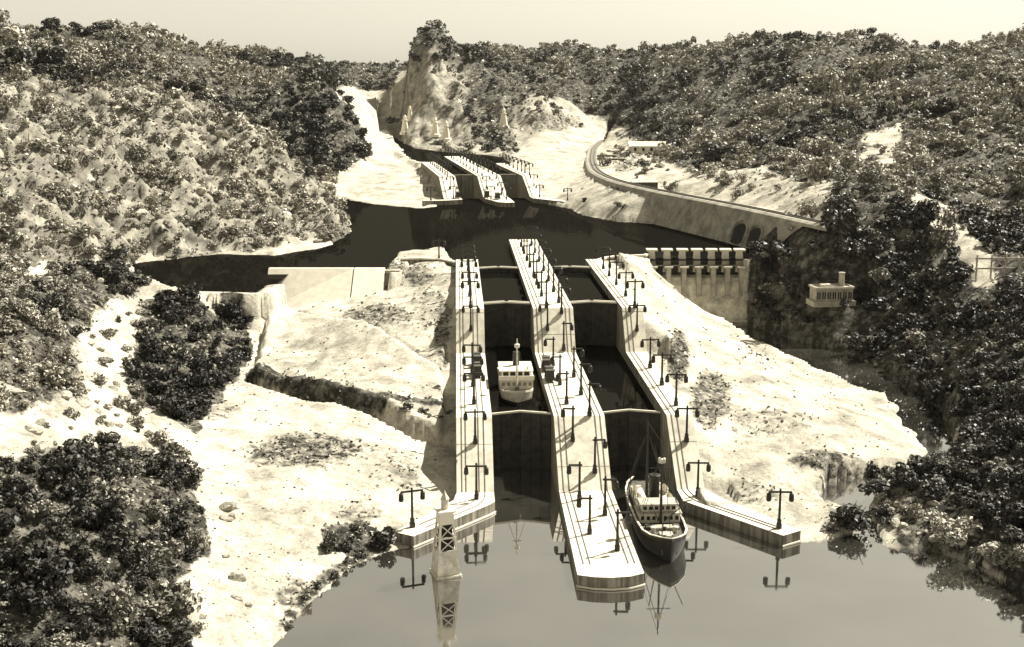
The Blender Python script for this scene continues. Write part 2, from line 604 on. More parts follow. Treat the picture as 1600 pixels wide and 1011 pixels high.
# pale land between the locks and the river
Z((1250, 836, 0.1), (1335, 822, 0.15), (1300, 802, 0.4), (1278, 772, 0.3), (1200, 780, 0.7), (1350, 735, 0.6), (1446, 712, 0.12), (1300, 720, 1.1), (1200, 700, 1.5),
  (1130, 720, 1.2), (1150, 790, 0.5), (1110, 690, 1.9), (1350, 650, 0.9), (1400, 640, 0.3), (1420, 680, 0.4), (1250, 600, 1.3), (1150, 600, 2.4), (1080, 600, 2.9),
  (1060, 540, 3.7), (1150, 540, 2.0), (1095, 505, 1.2), (1012, 412, 5.5), (1040, 470, 4.4), (1030, 520, 4.6))
ctrl += [np.array(p) for p in [(-60, 30, 4), (-15, 28, 0.3), (60, 30, 3), (-420, 620, 10), (0, 640, 8), (420, 620, 10), (-200, 460, 12), (60, 470, 12), (250, 460, 14)]]
ctrl = np.array(ctrl)

def warp(x, y):
    return np.stack([x / y * 2.2, np.log(y)], -1)

cw = warp(ctrl[:, 0], ctrl[:, 1])
def tps_phi(r2):
    return np.where(r2 > 1e-14, 0.5 * r2 * np.log(r2 + 1e-20), 0)
_n = len(ctrl)
_K = tps_phi(((cw[:, None] - cw[None]) ** 2).sum(-1)) + np.eye(_n) * 1e-4
_P = np.hstack([np.ones((_n, 1)), cw])
_A = np.block([[_K, _P], [_P.T, np.zeros((3, 3))]])
_sol = np.linalg.solve(_A, np.concatenate([ctrl[:, 2], np.zeros(3)]))

def base_height(x, y):
    w = warp(x, y)
    out = np.empty(len(x))
    for i in range(0, len(x), 20000):
        q = w[i:i + 20000]
        r2 = ((q[:, None] - cw[None]) ** 2).sum(-1)
        out[i:i + 20000] = tps_phi(r2) @ _sol[:_n] + _sol[_n] + q @ _sol[_n + 1:]
    return out

def px_poly(pts, z):
    return [tuple(at_z(u, v, z)[:2]) for u, v in pts]

RES = px_poly([(205, 412), (340, 397), (430, 399), (505, 387), (548, 362), (532, 335), (503, 308), (530, 309), (565, 316), (620, 323), (666, 326)], W2) + \
      [L2(158.5, 15.5)[:2], L2(163, 16.2)[:2], L2(163, 26)[:2], L2(156, 27)[:2]] + \
      px_poly([(893, 326), (910, 336), (960, 346), (1050, 352), (1120, 366), (1170, 384), (1200, 388), (1200, 396), (1172, 404)], W2) + \
      [tuple(at_y(1168, 420, 105.2)[:2]), tuple(at_y(1010, 420, 105.2)[:2])] + \
      [L1(101.0, 13.6)[:2], L1(101.2, 12.0)[:2], L1(81.8, 11.2)[:2], L1(81.8, 1.2)[:2], L1(100.5, 0.8)[:2], L1(102.5, -0.3)[:2]] + \
      px_poly([(690, 394), (625, 397), (608, 412)], W2) + [tuple(at_y(601, 418, 97.3)[:2]), tuple(at_y(440, 418, 97.3)[:2])] + \
      px_poly([(400, 458), (300, 455), (215, 440)], W2)
LAKE = px_poly([(300, 1300), (432, 1010), (447, 985), (500, 925), (560, 882), (610, 862), (648, 856)], 0) + \
       [L1(54.5, 0.6)[:2], L1(62.0, 1.0)[:2], L1(62.0, 11.4)[:2], L1(55.0, 11.6)[:2]] + \
       px_poly([(1225, 848), (1285, 846), (1340, 828), (1336, 808), (1302, 798), (1280, 774), (1292, 752), (1350, 743), (1405, 735), (1445, 716), (1452, 706), (1438, 694),
                (1412, 668), (1400, 640), (1382, 622), (1300, 584), (1200, 538), (1120, 508), (1085, 502), (1082, 497), (1160, 496), (1175, 512), (1240, 530), (1310, 548), (1392, 580),
                (1442, 615), (1492, 668), (1498, 700), (1490, 722), (1430, 747), (1376, 768), (1357, 790), (1367, 818), (1392, 852), (1440, 853), (1500, 872),
                (1572, 908), (1700, 965), (2000, 1300)], 0)
CANAL = px_poly([(609, 215), (617, 214), (625, 219), (650, 232), (700, 238), (760, 242), (788, 246), (800, 256)], W3) + \
        [L2(188, 26.6)[:2], L2(172.4, 26.5)[:2], L2(172.4, 15.8)[:2], L2(190, 15.2)[:2]] + px_poly([(664, 255), (643, 249), (622, 231)], W3)

def densify(poly, step, jit, seed):
    out = []
    n = len(poly)
    for i in range(n):
        a, b = np.array(poly[i]), np.array(poly[(i + 1) % n])
        m = max(1, int(np.linalg.norm(b - a) / step))
        for k in range(m):
            out.append(tuple(a + (b - a) * k / m))
    return out

# vegetation zones, as outlines seen from the viewpoint: (outline, density, leaf tone 0 dark .. 2 light, group key)
ZONES = [
    ([(-400, 130), (40, 130), (250, 140), (350, 180), (440, 230), (505, 290), (548, 345), (540, 368), (420, 386), (340, 393), (200, 408), (-400, 430)], 0.85, 2, 'left_hill'),
    ([(-400, 40), (60, 50), (200, 45), (300, 70), (560, 95), (632, 110), (606, 140), (548, 128), (500, 142), (400, 165), (350, 188), (250, 142), (-400, 132)], 0.85, 1, 'left_skyline'),
    ([(370, 172), (400, 160), (480, 142), (524, 138), (550, 175), (572, 208), (566, 240), (540, 266), (500, 288), (450, 250), (420, 210)], 1.0, 0, 'dark_mountain'),
    ([(636, 90), (660, 60), (700, 45), (770, 95), (800, 110), (700, 112)], 0.9, 0, 'cliff_top'),
    ([(700, 110), (800, 108), (840, 160), (800, 215), (795, 238), (740, 232), (715, 190)], 0.62, 1, 'cliff_side'),
    ([(640, 120), (700, 112), (715, 190), (735, 234), (640, 226), (625, 200)], 0.10, 1, 'cliff_side'),
    ([(780, 100), (890, 60), (1250, 50), (2000, 40), (2000, 330), (1480, 330), (1450, 300), (1360, 345), (1280, 330), (1100, 285), (1030, 250), (960, 200), (900, 160), (830, 150), (800, 112)], 0.85, 1, 'right_hills'),
    ([(830, 150), (900, 160), (960, 200), (930, 210), (850, 200), (800, 215)], 0.30, 1, 'cliff_side'),
    ([(960, 215), (1030, 250), (1100, 285), (1280, 335), (1100, 305), (960, 275), (930, 240)], 0.22, 1, 'railway_bank'),
    ([(905, 295), (960, 285), (1040, 305), (1050, 345), (920, 338)], 0.30, 1, 'railway_bank'),
    ([(1168, 400), (1210, 385), (1290, 350), (1360, 345), (1450, 300), (1470, 330), (1500, 400), (1570, 440), (2000, 480), (2000, 700), (1500, 668), (1440, 612), (1310, 550), (1200, 525), (1165, 505)], 1.0, 0, 'river_bank'),
    ([(1430, 290), (1480, 330), (1578, 432), (1530, 450), (1480, 400), (1420, 330)], 0.2, 2, 'river_bank'),
    ([(1335, 255), (1365, 205), (1420, 180), (1405, 235), (1370, 275)], 0.10, 2, 'right_hills'),
    ([(1060, 272), (1150, 262), (1300, 280), (1310, 335), (1200, 315), (1100, 292)], 0.38, 2, 'right_hills'),
    ([(1480, 330), (2000, 330), (2000, 480), (1575, 440)], 0.8, 0, 'ridge_back'),
    ([(1375, 768), (1430, 748), (1490, 725), (1500, 690), (1580, 640), (2000, 640), (2000, 1000), (1575, 905), (1500, 870), (1400, 850), (1362, 812)], 1.0, 0, 'river_mouth'),
    ([(1356, 790), (1420, 768), (1500, 800), (1580, 850), (1580, 908), (1500, 872), (1400, 852)], 0.6, 2, 'mouth_rocks'),
    ([(-400, 720), (40, 720), (140, 690), (200, 700), (235, 680), (290, 735), (325, 810), (320, 870), (280, 930), (310, 985), (280, 1100), (-400, 1100)], 0.8, 0, 'left_thicket'),
    ([(200, 485), (300, 468), (392, 500), (388, 560), (330, 640), (296, 680), (262, 650), (225, 640), (205, 590)], 0.95, 0, 'left_gully'),
    ([(-400, 430), (40, 430), (200, 410), (235, 445), (160, 475), (120, 540), (130, 610), (40, 645), (-400, 660)], 0.75, 1, 'left_edge'),
    ([(40, 640), (130, 610), (160, 475), (235, 460), (205, 590), (225, 640), (290, 735), (200, 690), (40, 720)], 0.24, 1, 'left_slope'),
    ([(384, 577), (480, 606), (600, 632), (704, 648), (704, 657), (600, 643), (480, 617), (382, 588)], 1.0, 0, 'trench'),  # dark tufts added to blacken the trench like deep shade
    ([(425, 985), (486, 908), (545, 866), (598, 850), (612, 862), (560, 888), (505, 932), (450, 995)], 0.6, 0, 'shore_fringe'),
    ([(300, 730), (345, 800), (345, 880), (300, 940), (335, 985), (400, 985), (360, 880), (380, 800)], 0.07, 1, 'left_slope'),
    ([(495, 822), (560, 815), (612, 842), (600, 862), (510, 866)], 0.7, 0, 'jetty_bush'),
    ([(1030, 500), (1055, 520), (1090, 640), (1115, 690), (1090, 660), (1040, 560)], 0.12, 1, 'wall_foot'),
    ([(1270, 745), (1340, 735), (1400, 728), (1440, 718), (1400, 742), (1300, 760)], 1.0, 0, 'inlet'),  # dark bushes added, here and next line, as shade under the bank
    ([(1285, 785), (1335, 800), (1342, 830), (1280, 842)], 0.45, 0, 'inlet'),
]

NA, NY = 640, 680
aa = np.linspace(-0.95, 0.95, NA)
aa = np.sign(aa) * (np.abs(aa) * 0.62 + 0.38 * np.abs(aa) ** 2.2 / 0.95 ** 1.2)
yy = np.exp(np.linspace(math.log(24.0), math.log(640.0), NY))
AA, YY = np.meshgrid(aa, yy)
X, Yg = (AA * YY).ravel(), YY.ravel()
H = base_height(X, Yg)
H0 = H.copy()

def zone_fields(x, y, z):
    u, v = to_px(x, y, z)
    veg = np.zeros(len(x)); tone = np.ones(len(x)); key = np.full(len(x), -1)
    uj = u + 46 * (fbm(u / 26, v / 26, 301, 4) - 0.5)
    vj = v + 34 * (fbm(u / 26, v / 26, 311, 4) - 0.5) * np.clip((v - 60) / 100, 0.15, 1)
    for i, (poly, d, t, k) in enumerate(ZONES):
        m = inside(uj, vj, poly) if k not in ("trench", "jetty_bush", "inlet", "wall_foot", "shore_fringe") else inside(u, v, poly)
        veg[m], tone[m], key[m] = d, t, i
    m = (key < 0) & (y > 318) & ~((u > 535) & (u < 640) & (v > 112))
    veg[m], key[m] = 0.8, [i for i, z_ in enumerate(ZONES) if z_[3] == "right_hills"][0]
    off = (np.abs(x / y) > 0.45) & (key < 0)
    veg[off] = 0.55
    return veg, tone, key, u, v

VEG, TONE, KEY, UU, VV = zone_fields(X, Yg, H)
soft = VEG.reshape(NY, NA).copy()
for _ in range(3):
    soft[1:-1, 1:-1] = (soft[1:-1, 1:-1] * 2 + soft[:-2, 1:-1] + soft[2:, 1:-1] + soft[1:-1, :-2] + soft[1:-1, 2:]) / 6
soft = soft.ravel()

for (u0, v0, ru, rv, amt) in ((480, 705, 150, 42, 0.42), (590, 495, 90, 26, 0.40), (665, 480, 40, 50, 0.3), (1110, 625, 50, 70, 0.42), (1060, 560, 26, 60, 0.5), (1180, 560, 60, 40, 0.25),
                              (1200, 660, 120, 40, 0.28), (1290, 720, 90, 26, 0.42), (1180, 770, 60, 40, 0.3), (340, 640, 60, 30, 0.3), (640, 430, 60, 25, 0.4), (560, 800, 60, 30, 0.35),
                              (460, 930, 50, 50, 0.35), (860, 190, 70, 25, 0.4), (980, 250, 40, 30, 0.35), (985, 320, 60, 20, 0.42), (620, 740, 60, 60, 0.28), (690, 520, 20, 90, 0.4)):
    q = ((UU - u0) / ru) ** 2 + ((VV - v0) / rv) ** 2
    soft = np.maximum(soft, (amt + 0.12) * sstep(1.0, 0.15, q))
valley = 8.2 + (Yg - 270) * 0.05
m = (Yg > 268) & (Yg < 350) & (UU > 590) & (UU < 643) & (H > valley)
H[m] = valley[m] + (H[m] - valley[m]) * sstep(622, 641, UU[m])
m = (Yg > 286) & (Yg < 345) & (UU > 636) & (UU < 700)
H[m] += 2.2 * sstep(286, 300, Yg[m]) * sstep(636, 645, UU[m]) * (1 - sstep(670, 700, UU[m]))
# the terrace left of the locks: a raised strip with an undercut edge, seen as a pale slab
SLAB = px_poly([(428, 492), (560, 530), (690, 585), (695, 640), (600, 628), (480, 603), (392, 582), (405, 540)], 2.9)
sd = sdist(X, Yg, SLAB)
H += 0.62 * sstep(-0.05, 0.16, sd + 0.5 * (fbm(X * 0.8, Yg * 0.8, 41) - 0.5)) * (0.75 + 0.5 * fbm(X * 1.1, Yg * 1.1, 43))
# lumps: rocky on the hills, gentle on the banks
dist = np.sqrt(X ** 2 + Yg ** 2)
lump = ridge(X / 4.5, Yg / 4.5, 3, 5) - 0.6
fine = fbm(X / 1.1, Yg / 1.1, 5, 4) - 0.5
hill = np.clip(soft * 1.3, 0, 1)
H += hill * (lump * np.clip(dist / 70, 0.5, 3.2) * 0.9 + fine * 0.5)
gully = ridge(X / 6 + fine, Yg / 9, 23, 4) - 0.6
H += (1 - hill) * (fine * 0.16 + gully * 0.35 * np.clip(dist / 90, 0.5, 2.0) + (fbm(X / 3, Yg / 3, 9, 3) - 0.5) * 0.3)
LHM = np.zeros(len(X)); LHM[inside(UU, VV, ZONES[0][0])] = 1
LHM = LHM.reshape(NY, NA)
for _ in range(4):
    LHM[1:-1, 1:-1] = (LHM[1:-1, 1:-1] * 2 + LHM[:-2, 1:-1] + LHM[2:, 1:-1] + LHM[1:-1, :-2] + LHM[1:-1, 2:]) / 6
LHM = LHM.ravel()
H += LHM * ((ridge(X / 3.2 + fine, Yg / 3.2, 87, 4) - 0.55) * 2.6 + 0.5 * np.floor(4 * fbm(X / 4, Yg / 4, 93, 3)) - 0.8)
# bare cliff rock
ROCKZ = np.zeros(len(X))
for poly in ([(618, 215), (640, 88), (680, 85), (735, 110), (725, 180), (735, 238), (650, 232)],):
    ROCKZ[inside(UU, VV, poly)] = 1
for poly in ([(720, 170), (830, 140), (900, 165), (850, 200), (800, 220), (790, 240), (735, 238)],):
    ROCKZ[inside(UU, VV, poly)] = np.maximum(ROCKZ[inside(UU, VV, poly)], 0.5)
rk = ROCKZ.reshape(NY, NA)
for _ in range(3):
    rk[1:-1, 1:-1] = (rk[1:-1, 1:-1] * 2 + rk[:-2, 1:-1] + rk[2:, 1:-1] + rk[1:-1, :-2] + rk[1:-1, 2:]) / 6
ROCKZ = rk.ravel()
H += ROCKZ * (ridge(X / 5.0, Yg / 14.0, 61, 5) - 0.6) * 5.0

def carve(H, poly, wl, wob, depth=1.2, bank=0.8):
    d = sdist(X, Yg, poly) + wob
    inn = d > 0
    H = np.where(inn, np.minimum(H, wl - 0.04 - depth * sstep(0, 1.6, d)), H)
    near = (~inn) & (d > -1.5)
    H = np.where(near, np.maximum(H, wl + 0.03 + 0.10 * np.clip(-d / bank, 0, 1)), H)
    return H

HD = H.copy()
for path, wd, dp in (([(384, 578), (395, 588), (480, 609), (600, 634), (705, 652)], 0.55, 1.7), ([(430, 494), (520, 518), (600, 545), (690, 588)], 0.2, 0.25), ([(430, 566), (520, 590), (640, 622)], 0.12, 0.14)):
    pw0 = [at_z(u, v, 2.7)[:2] for u, v in path]
    dmin = np.full(len(X), 1e9)
    for a_, b_ in zip(pw0[:-1], pw0[1:]):
        dv_ = b_ - a_
        tt_ = np.clip(((X - a_[0]) * dv_[0] + (Yg - a_[1]) * dv_[1]) / (dv_ @ dv_), 0, 1)
        dmin = np.minimum(dmin, np.hypot(X - a_[0] - tt_ * dv_[0], Yg - a_[1] - tt_ * dv_[1]))
    H -= dp * sstep(wd, wd * 0.45, dmin + 0.25 * wd * (fbm(X * 2, Yg * 2, 57) - 0.5))
wob = (fbm(X / 1.5, Yg / 1.5, 77, 4) - 0.5)
H = carve(H, LAKE, W0, wob * 0.9)
H = carve(H, RES, W2, wob * 1.6 * sstep(100, 125, dist), 1.0)
H = carve(H, CANAL, W3, wob * 1.5, 1.2)
# basins of both lock flights, and the spillway and embankment beds
S1, T1 = X * D1[0] + Yg * D1[1], X * R1[0] + Yg * R1[1]
S2, T2 = X * D2[0] + Yg * D2[1], X * R2[0] + Yg * R2[1]
near_in = np.minimum.reduce([S1 - 56.2, 100.8 - S1, T1 - 0.15, 11.8 - T1])
H = np.where(near_in > 0, -1.2, H)
far_in = np.minimum.reduce([S2 - 157.0, 192.0 - S2, T2 - 15.2, 26.8 - T2])
H = np.where(far_in > 0, np.minimum(H, 4.0), H)
# shoulders of earth never bury the wall tops
for (S, T, t0, t1, s0, s1, top) in ((S1, T1, -1.0, 0.2, 55.5, 102.5, near_top), (S1, T1, 11.8, 13.4, 55.0, 101.5, near_top)):
    m = (S > s0) & (S < s1) & (T > t0) & (T < t1)
    tz = np.interp(S[m], [0, 57.0, 60.5, 75.8, 78.0, 200], [ZL, ZL, ZM, ZM, ZU, ZU]) - (0.55 if t0 < 0 else 0.12)
    H[m] = np.minimum(H[m], tz)
m = (S2 > 154) & (S2 < 200) & (T2 > 13.2) & (T2 < 15.2)
H[m] = np.minimum(H[m], np.interp(S2[m], [0, 159, 165.5, 400], [FL, FL, FU, FU]) - 0.9)
m = (S2 > 150) & (S2 < 195) & (T2 > 26.8) & (T2 < 28.5)
H[m] = np.minimum(H[m], np.interp(S2[m], [0, 159, 165.5, 400], [FL, FL, FU, FU]) - 0.1)
m = (Yg > 101) & (Yg < 105.5) & (X > 12.0) & (X < 20.0)
H[m] = np.minimum(H[m], 0.2 + np.clip((Yg[m] - 103.6) / 1.5, 0, 1) * 1.0)

# bed of the railway
track_px = [(958, 216.5), (940, 220), (927, 232), (924, 250), (930, 268), (960, 283), (1030, 299), (1100, 312), (1200, 331), (1290, 351), (1310, 355.5)]
tz = 8.6
tp = [at_z(u, v, tz) for u, v in track_px]
dense = []
for i in range(len(tp) - 1):
    m_ = max(2, int(np.linalg.norm(tp[i + 1] - tp[i]) / 1.5))
    for k in range(m_):
        dense.append(tp[i] + (tp[i + 1] - tp[i]) * k / m_)
dense.append(tp[-1])
dd = np.array(dense)
for _ in range(25):
    dd[1:-1] = 0.5 * dd[1:-1] + 0.25 * (dd[:-2] + dd[2:])
tan = np.gradient(dd, axis=0); tan /= np.linalg.norm(tan, axis=1)[:, None]
nr = np.stack([-tan[:, 1], tan[:, 0], np.zeros(len(dd))], -1)
if np.dot(nr[-5][:2], (0, -1)) < 0:
    nr = -nr                                    # towards the water
best = np.full(len(X), 1e9); side = np.zeros(len(X)); upos = np.zeros(len(X))
for p, n in zip(dd, nr):
    q = (X - p[0]) ** 2 + (Yg - p[1]) ** 2
    k_ = q < best
    best[k_] = q[k_]
    side[k_] = ((X - p[0]) * n[0] + (Yg - p[1]) * n[1])[k_]
    upos[k_] = to_px(p[0], p[1], p[2])[0]
best = np.sqrt(best)
H = np.where((best < 1.3) & (side < 1.0), np.minimum(H, tz - 0.12), H)
back = (side < -0.8) & (best < 9) & (upos > 1040) & (upos < 1296)
H = np.where(back, np.maximum(H, tz - 0.25 - 0.7 * np.clip(best - 3.0, 0, 9) + 0.10 * fine), H)
dl_ = -sdist(X, Yg, LAKE)
dr_ = -sdist(X, Yg, RES)
fill0 = (side > -0.8) & (upos > 900) & (upos < 1130) & (best < 9) & (dr_ > 0)
H = np.where(fill0, np.maximum(H, np.minimum(tz - 0.35 - 0.42 * np.clip(best - 0.9, 0, 20) - 3.2 * sstep(1030, 1130, upos), W2 + 0.1 + 0.8 * dr_) + fine * 0.5), H)
fill = (side > -0.8) & (upos > 1232) & (best < 7) & (dl_ > 0.6) & (X > 21.0)
H = np.where(fill, np.maximum(H, np.minimum(tz - 0.5 - 0.95 * np.clip(best - 1.0, 0, 20), 0.4 + 1.7 * dl_) + fine * 0.5), H)
xa_, xc_ = at_y(415, 418, 97.0)[0], at_y(603, 418, 97.0)[0]
m = (X > xa_) & (X < xc_ + 0.3) & (Yg > 91) & (Yg < 97.1)
H[m] = np.minimum(H[m], np.interp(X[m], [xa_, xa_ + 2.0, at_y(500, 418, 97.0)[0], xc_], [2.4, 3.0, 3.5, 4.2]) + 0.2 * (fine[m]))
PHX, PHY = at_y(1298, 470, 96.0)[:2]
dq = np.maximum(np.abs(X - PHX) / 3.4, np.abs(Yg - PHY + 1.6) / 3.0)
H = np.where(dq < 1.5, np.minimum(H, 3.0 + 8 * sstep(1.0, 1.5, dq)), H)
idx = np.arange(NA * NY).reshape(NY, NA)
F = np.stack([idx[:-1, :-1], idx[:-1, 1:], idx[1:, 1:], idx[1:, :-1]], -1).reshape(-1, 4)
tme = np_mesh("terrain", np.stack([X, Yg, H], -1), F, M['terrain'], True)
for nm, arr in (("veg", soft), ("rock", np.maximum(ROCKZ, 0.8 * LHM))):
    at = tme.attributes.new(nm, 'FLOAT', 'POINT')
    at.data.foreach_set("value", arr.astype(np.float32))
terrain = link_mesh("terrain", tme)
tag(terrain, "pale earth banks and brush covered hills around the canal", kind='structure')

HG = H.reshape(NY, NA)
def ground_z(x, y):
    a = np.interp(np.asarray(x) / np.asarray(y), aa, np.arange(NA))
    r = (np.log(np.asarray(y)) - math.log(24.0)) / (math.log(640.0) - math.log(24.0)) * (NY - 1)
    i, j = np.clip(np.floor(r).astype(int), 0, NY - 2), np.clip(np.floor(a).astype(int), 0, NA - 2)
    fr, fa = r - i, a - j
    return (HG[i, j] * (1 - fr) * (1 - fa) + HG[i, j + 1] * (1 - fr) * fa + HG[i + 1, j] * fr * (1 - fa) + HG[i + 1, j + 1] * fr * fa)

def water_sheet(name, poly, z, label, grow, mat='water'):
    p = np.array(poly)
    q = []
    n = len(p)
    area = 0.5 * sum(p[i][0] * p[(i + 1) % n][1] - p[(i + 1) % n][0] * p[i][1] for i in range(n))
    sg = 1 if area > 0 else -1
    for i in range(n):
        d = p[(i + 1) % n] - p[i - 1]
        d = d / (np.linalg.norm(d) + 1e-9)
        q.append(p[i] + sg * grow * np.array([d[1], -d[0]]))
    if sg < 0:
        q = q[::-1]
    mb = MB()
    mb.add([(a, b, z) for a, b in q], [tuple(range(n))])
    o = mb.build(name, mat)
    tag(o, label, kind='structure')
    return o

water_sheet("lake", LAKE, W0, "still lake and river water at the foot of the locks", 0.9)
water_sheet("reservoir", RES, W2, "dark reservoir water between the two flights of locks", 0.9, 'dark_reflection')
water_sheet("canal_water", CANAL, W3, "canal water above the far locks", 0.8, 'dark_reflection')
for (t0, t1, lab) in ((1.5, 5.0, "chamber water under the white ship"), (7.3, 10.9, "chamber water beside the white ship's chamber")):
    mb = MB()
    mb.add([L1(62.9, t0, W1), L1(62.9, t1, W1), L1(81.2, t1, W1), L1(81.2, t0, W1)], [(0, 1, 2, 3)])
    tag(mb.build("chamber_water", 'dark_reflection'), lab, kind='structure')

# ------------------------------------------------------------------ lock walls
def wall_body(mb, LF, t0, t1, ss, top, z0):
    """long wall whose top follows the flight's profile"""
    vs, fs = [], []
    for s in ss:
        zt = top(s)
        vs += [LF(s, t0, z0), LF(s, t1, z0), LF(s, t1, zt), LF(s, t0, zt)]
    for i in range(len(ss) - 1):
        for k in range(4):
            a, b = i * 4 + k, i * 4 + (k + 1) % 4
            fs.append((a, b, b + 4, a + 4))
    e = (len(ss) - 1) * 4
    fs += [(3, 2, 1, 0), (e, e + 1, e + 2, e + 3)]
    mb.add(vs, fs)

def arc(p0, p1, p2, n=6):
    """smooth corner between three plan points"""
    return [tuple((1 - k / n) ** 2 * np.array(p0) + 2 * k / n * (1 - k / n) * np.array(p1) + (k / n) ** 2 * np.array(p2)) for k in range(n + 1)]

def rails(parent, LF, path_s, top, t, extra=None, w=0.035):
    pts = [LF(s, t, top(s) + 0.0) for s in path_s]
    if extra:
        pts = [LF(a, b, z) for a, b, z in extra] + pts
    MB().ribbon(pts, w, 0.03).build("rail", 'rail', parent)

NS = [57.0, 60.5, 66, 71, 75.8, 78.0, 84, 90, 96, 101.3]
# left wall
lw = empty("lock_wall", L1(57, 0.75, 0), label="long pale concrete lock wall whose lower end bends behind the white lighthouse", cat="lock wall")
def child(o, parent):
    o.parent = parent
    o.matrix_parent_inverse = parent.matrix_basis.inverted()
    return o
def thing_at(name, loc, label, cat, group=None):
    return empty(name, loc, 0, label, cat, group)
bpy.context.view_layer.update()

def own(o, root):
    """hang a mesh built in world coordinates under a thing whose origin stands elsewhere"""
    o.parent = root
    o.location = (-root.location[0], -root.location[1], -root.location[2])
    return o

def W(mb, name, mat, root, smooth=False, bevel=0.0):
    return own(mb.build(name, mat, None, smooth, bevel), root)

mb = MB(); wall_body(mb, L1, -0.15, 1.68, NS, near_top, -1.4)
W(mb, "wall_body", 'concrete', lw)
wing = [L1(57, -0.15)[:2], L1(55.9, -0.3)[:2], L1(51.75, -2.95)[:2], L1(51.15, -2.05)[:2], L1(55.2, 1.45)[:2], L1(55.6, 1.68)[:2], L1(57, 1.68)[:2]]
W(MB().prism(wing, -1.4, ZL), "wing_wall", 'concrete', lw)
W(MB().prism([(x, y) for x, y in [L1(55.6, 1.74)[:2], L1(55.15, 1.5)[:2], L1(51.1, -2.05)[:2], L1(51.2, -2.12)[:2], L1(55.2, 1.4)[:2]]][::-1], 0.02, 0.09), "water_ledge", 'white', lw)
crv = [(52.2, -1.55), (54.7, 0.55)] + arc((54.9, 0.75), (55.7, 1.25), (56.9, 1.25), 5)
for dt in (0.0, -0.28):
    ex = [(a - dt * 0.5 + (0.25 if dt else 0), b + dt, ZL) for a, b in crv]
    W(MB().ribbon([L1(a, b, z) for a, b, z in ex] + [L1(s, 1.25 + dt, near_top(s)) for s in NS], 0.04, 0.035), "rail", 'rail', lw)
for dt in (0.12, 0.32):
    W(MB().ribbon([L1(s, dt, near_top(s)) for s in NS], 0.04, 0.035), "rail", 'rail', lw)

# centre wall
cw_ = thing_at("lock_wall", L1(57, 6.2), "broad pale concrete centre wall running between the two rows of lock chambers", "lock wall")
NSC = [57.0, 60.5, 66, 71, 75.8, 78.0, 84, 90, 96, 102, 108, 114.9]
mb = MB(); wall_body(mb, L1, 4.88, 7.5, NSC, near_top, -1.4)
W(mb, "wall_body", 'concrete', cw_)
nose = [L1(57, 4.88)[:2], L1(46.5, 4.76)[:2], L1(46.25, 5.4)[:2], L1(46.15, 6.15)[:2], L1(46.25, 6.9)[:2], L1(46.55, 7.5)[:2], L1(57, 7.5)[:2]]
W(MB().prism(nose, -1.4, ZL), "pier_nose", 'concrete', cw_)
lip = [L1(46.5, 4.72)[:2], L1(46.17, 5.4)[:2], L1(46.07, 6.15)[:2], L1(46.17, 6.9)[:2], L1(46.5, 7.55)[:2], L1(46.62, 7.55)[:2], L1(46.3, 6.9)[:2], L1(46.2, 6.15)[:2], L1(46.3, 5.4)[:2], L1(46.6, 4.72)[:2]]
W(MB().prism(lip, 0.02, 0.09), "water_ledge", 'white', cw_)
for t in (5.12, 5.4, 7.0, 7.27):
    W(MB().ribbon([L1(47.6, t, ZL)] + [L1(s, t, near_top(s)) for s in NSC], 0.04, 0.035), "rail", 'rail', cw_)

# right wall
rw_ = thing_at("lock_wall", L1(57, 11.4), "long pale concrete lock wall whose wing reaches out to a square pier in the lake", "lock wall")
mb = MB(); wall_body(mb, L1, 10.72, 12.1, NS[:-1] + [101.0], near_top, -1.4)
W(mb, "wall_body", 'concrete', rw_)
wingr = [L1(57, 10.72)[:2], L1(55.3, 10.72)[:2], L1(50.5, 14.3)[:2], L1(51.1, 15.25)[:2], L1(55.4, 12.75)[:2], L1(57, 12.1)[:2]]
W(MB().prism(wingr, -1.4, ZL), "wing_wall", 'concrete', rw_)
W(MB().prism([L1(50.44, 14.28)[:2], L1(51.04, 15.28)[:2], L1(51.12, 15.24)[:2], L1(50.55, 14.3)[:2]][::-1], 0.02, 0.09), "water_ledge", 'white', rw_)
for dt in (0.0, 0.28):
    cv = arc((57.0, 10.98 + dt), (55.6 + dt * 0.4, 10.98 + dt), (54.8 + dt * 0.3, 11.6 + dt), 5)
    W(MB().ribbon([L1(51.2 + dt, 14.3 + dt * 0.4, ZL)] + [L1(a, b, ZL) for a, b in cv[::-1]] + [L1(s, 10.98 + dt, near_top(s)) for s in NS[1:-1] + [101.0]], 0.04, 0.035), "rail", 'rail', rw_)

# far flight
FS = [156.5, 159.0, 162, 165.5, 172, 180, 190]
fl = thing_at("lock_wall", L2(157, 15.4), "far lock wall beside the smooth white bank below the dark mountain", "lock wall")
mb = MB(); wall_body(mb, L2, 14.35, 16.55, FS + [199], far_top, 4.0)
W(mb, "wall_body", 'concrete', fl)
W(MB().prism([L2(156.5, 14.35)[:2], L2(156.2, 14.2)[:2], L2(155.6, 11.3)[:2], L2(154.6, 11.5)[:2], L2(155.0, 14.6)[:2], L2(156.0, 16.55)[:2], L2(156.5, 16.55)[:2]], 4.0, FL), "wing_wall", 'concrete', fl)
fc = thing_at("lock_wall", L2(157, 21.2), "far centre lock wall crowded with lamp posts", "lock wall")
mb = MB(); wall_body(mb, L2, 19.6, 22.8, FS + [200, 215], far_top, 4.0)
W(mb, "wall_body", 'concrete', fc)
W(MB().prism([L2(156.5, 19.6)[:2], L2(151.6, 20.6)[:2], L2(150.9, 21.6)[:2], L2(151.0, 22.6)[:2], L2(156.5, 22.8)[:2]], 4.0, FL), "pier_nose", 'concrete', fc)
fr = thing_at("lock_wall", L2(157, 26.5), "far lock wall next to the smooth white beach", "lock wall")
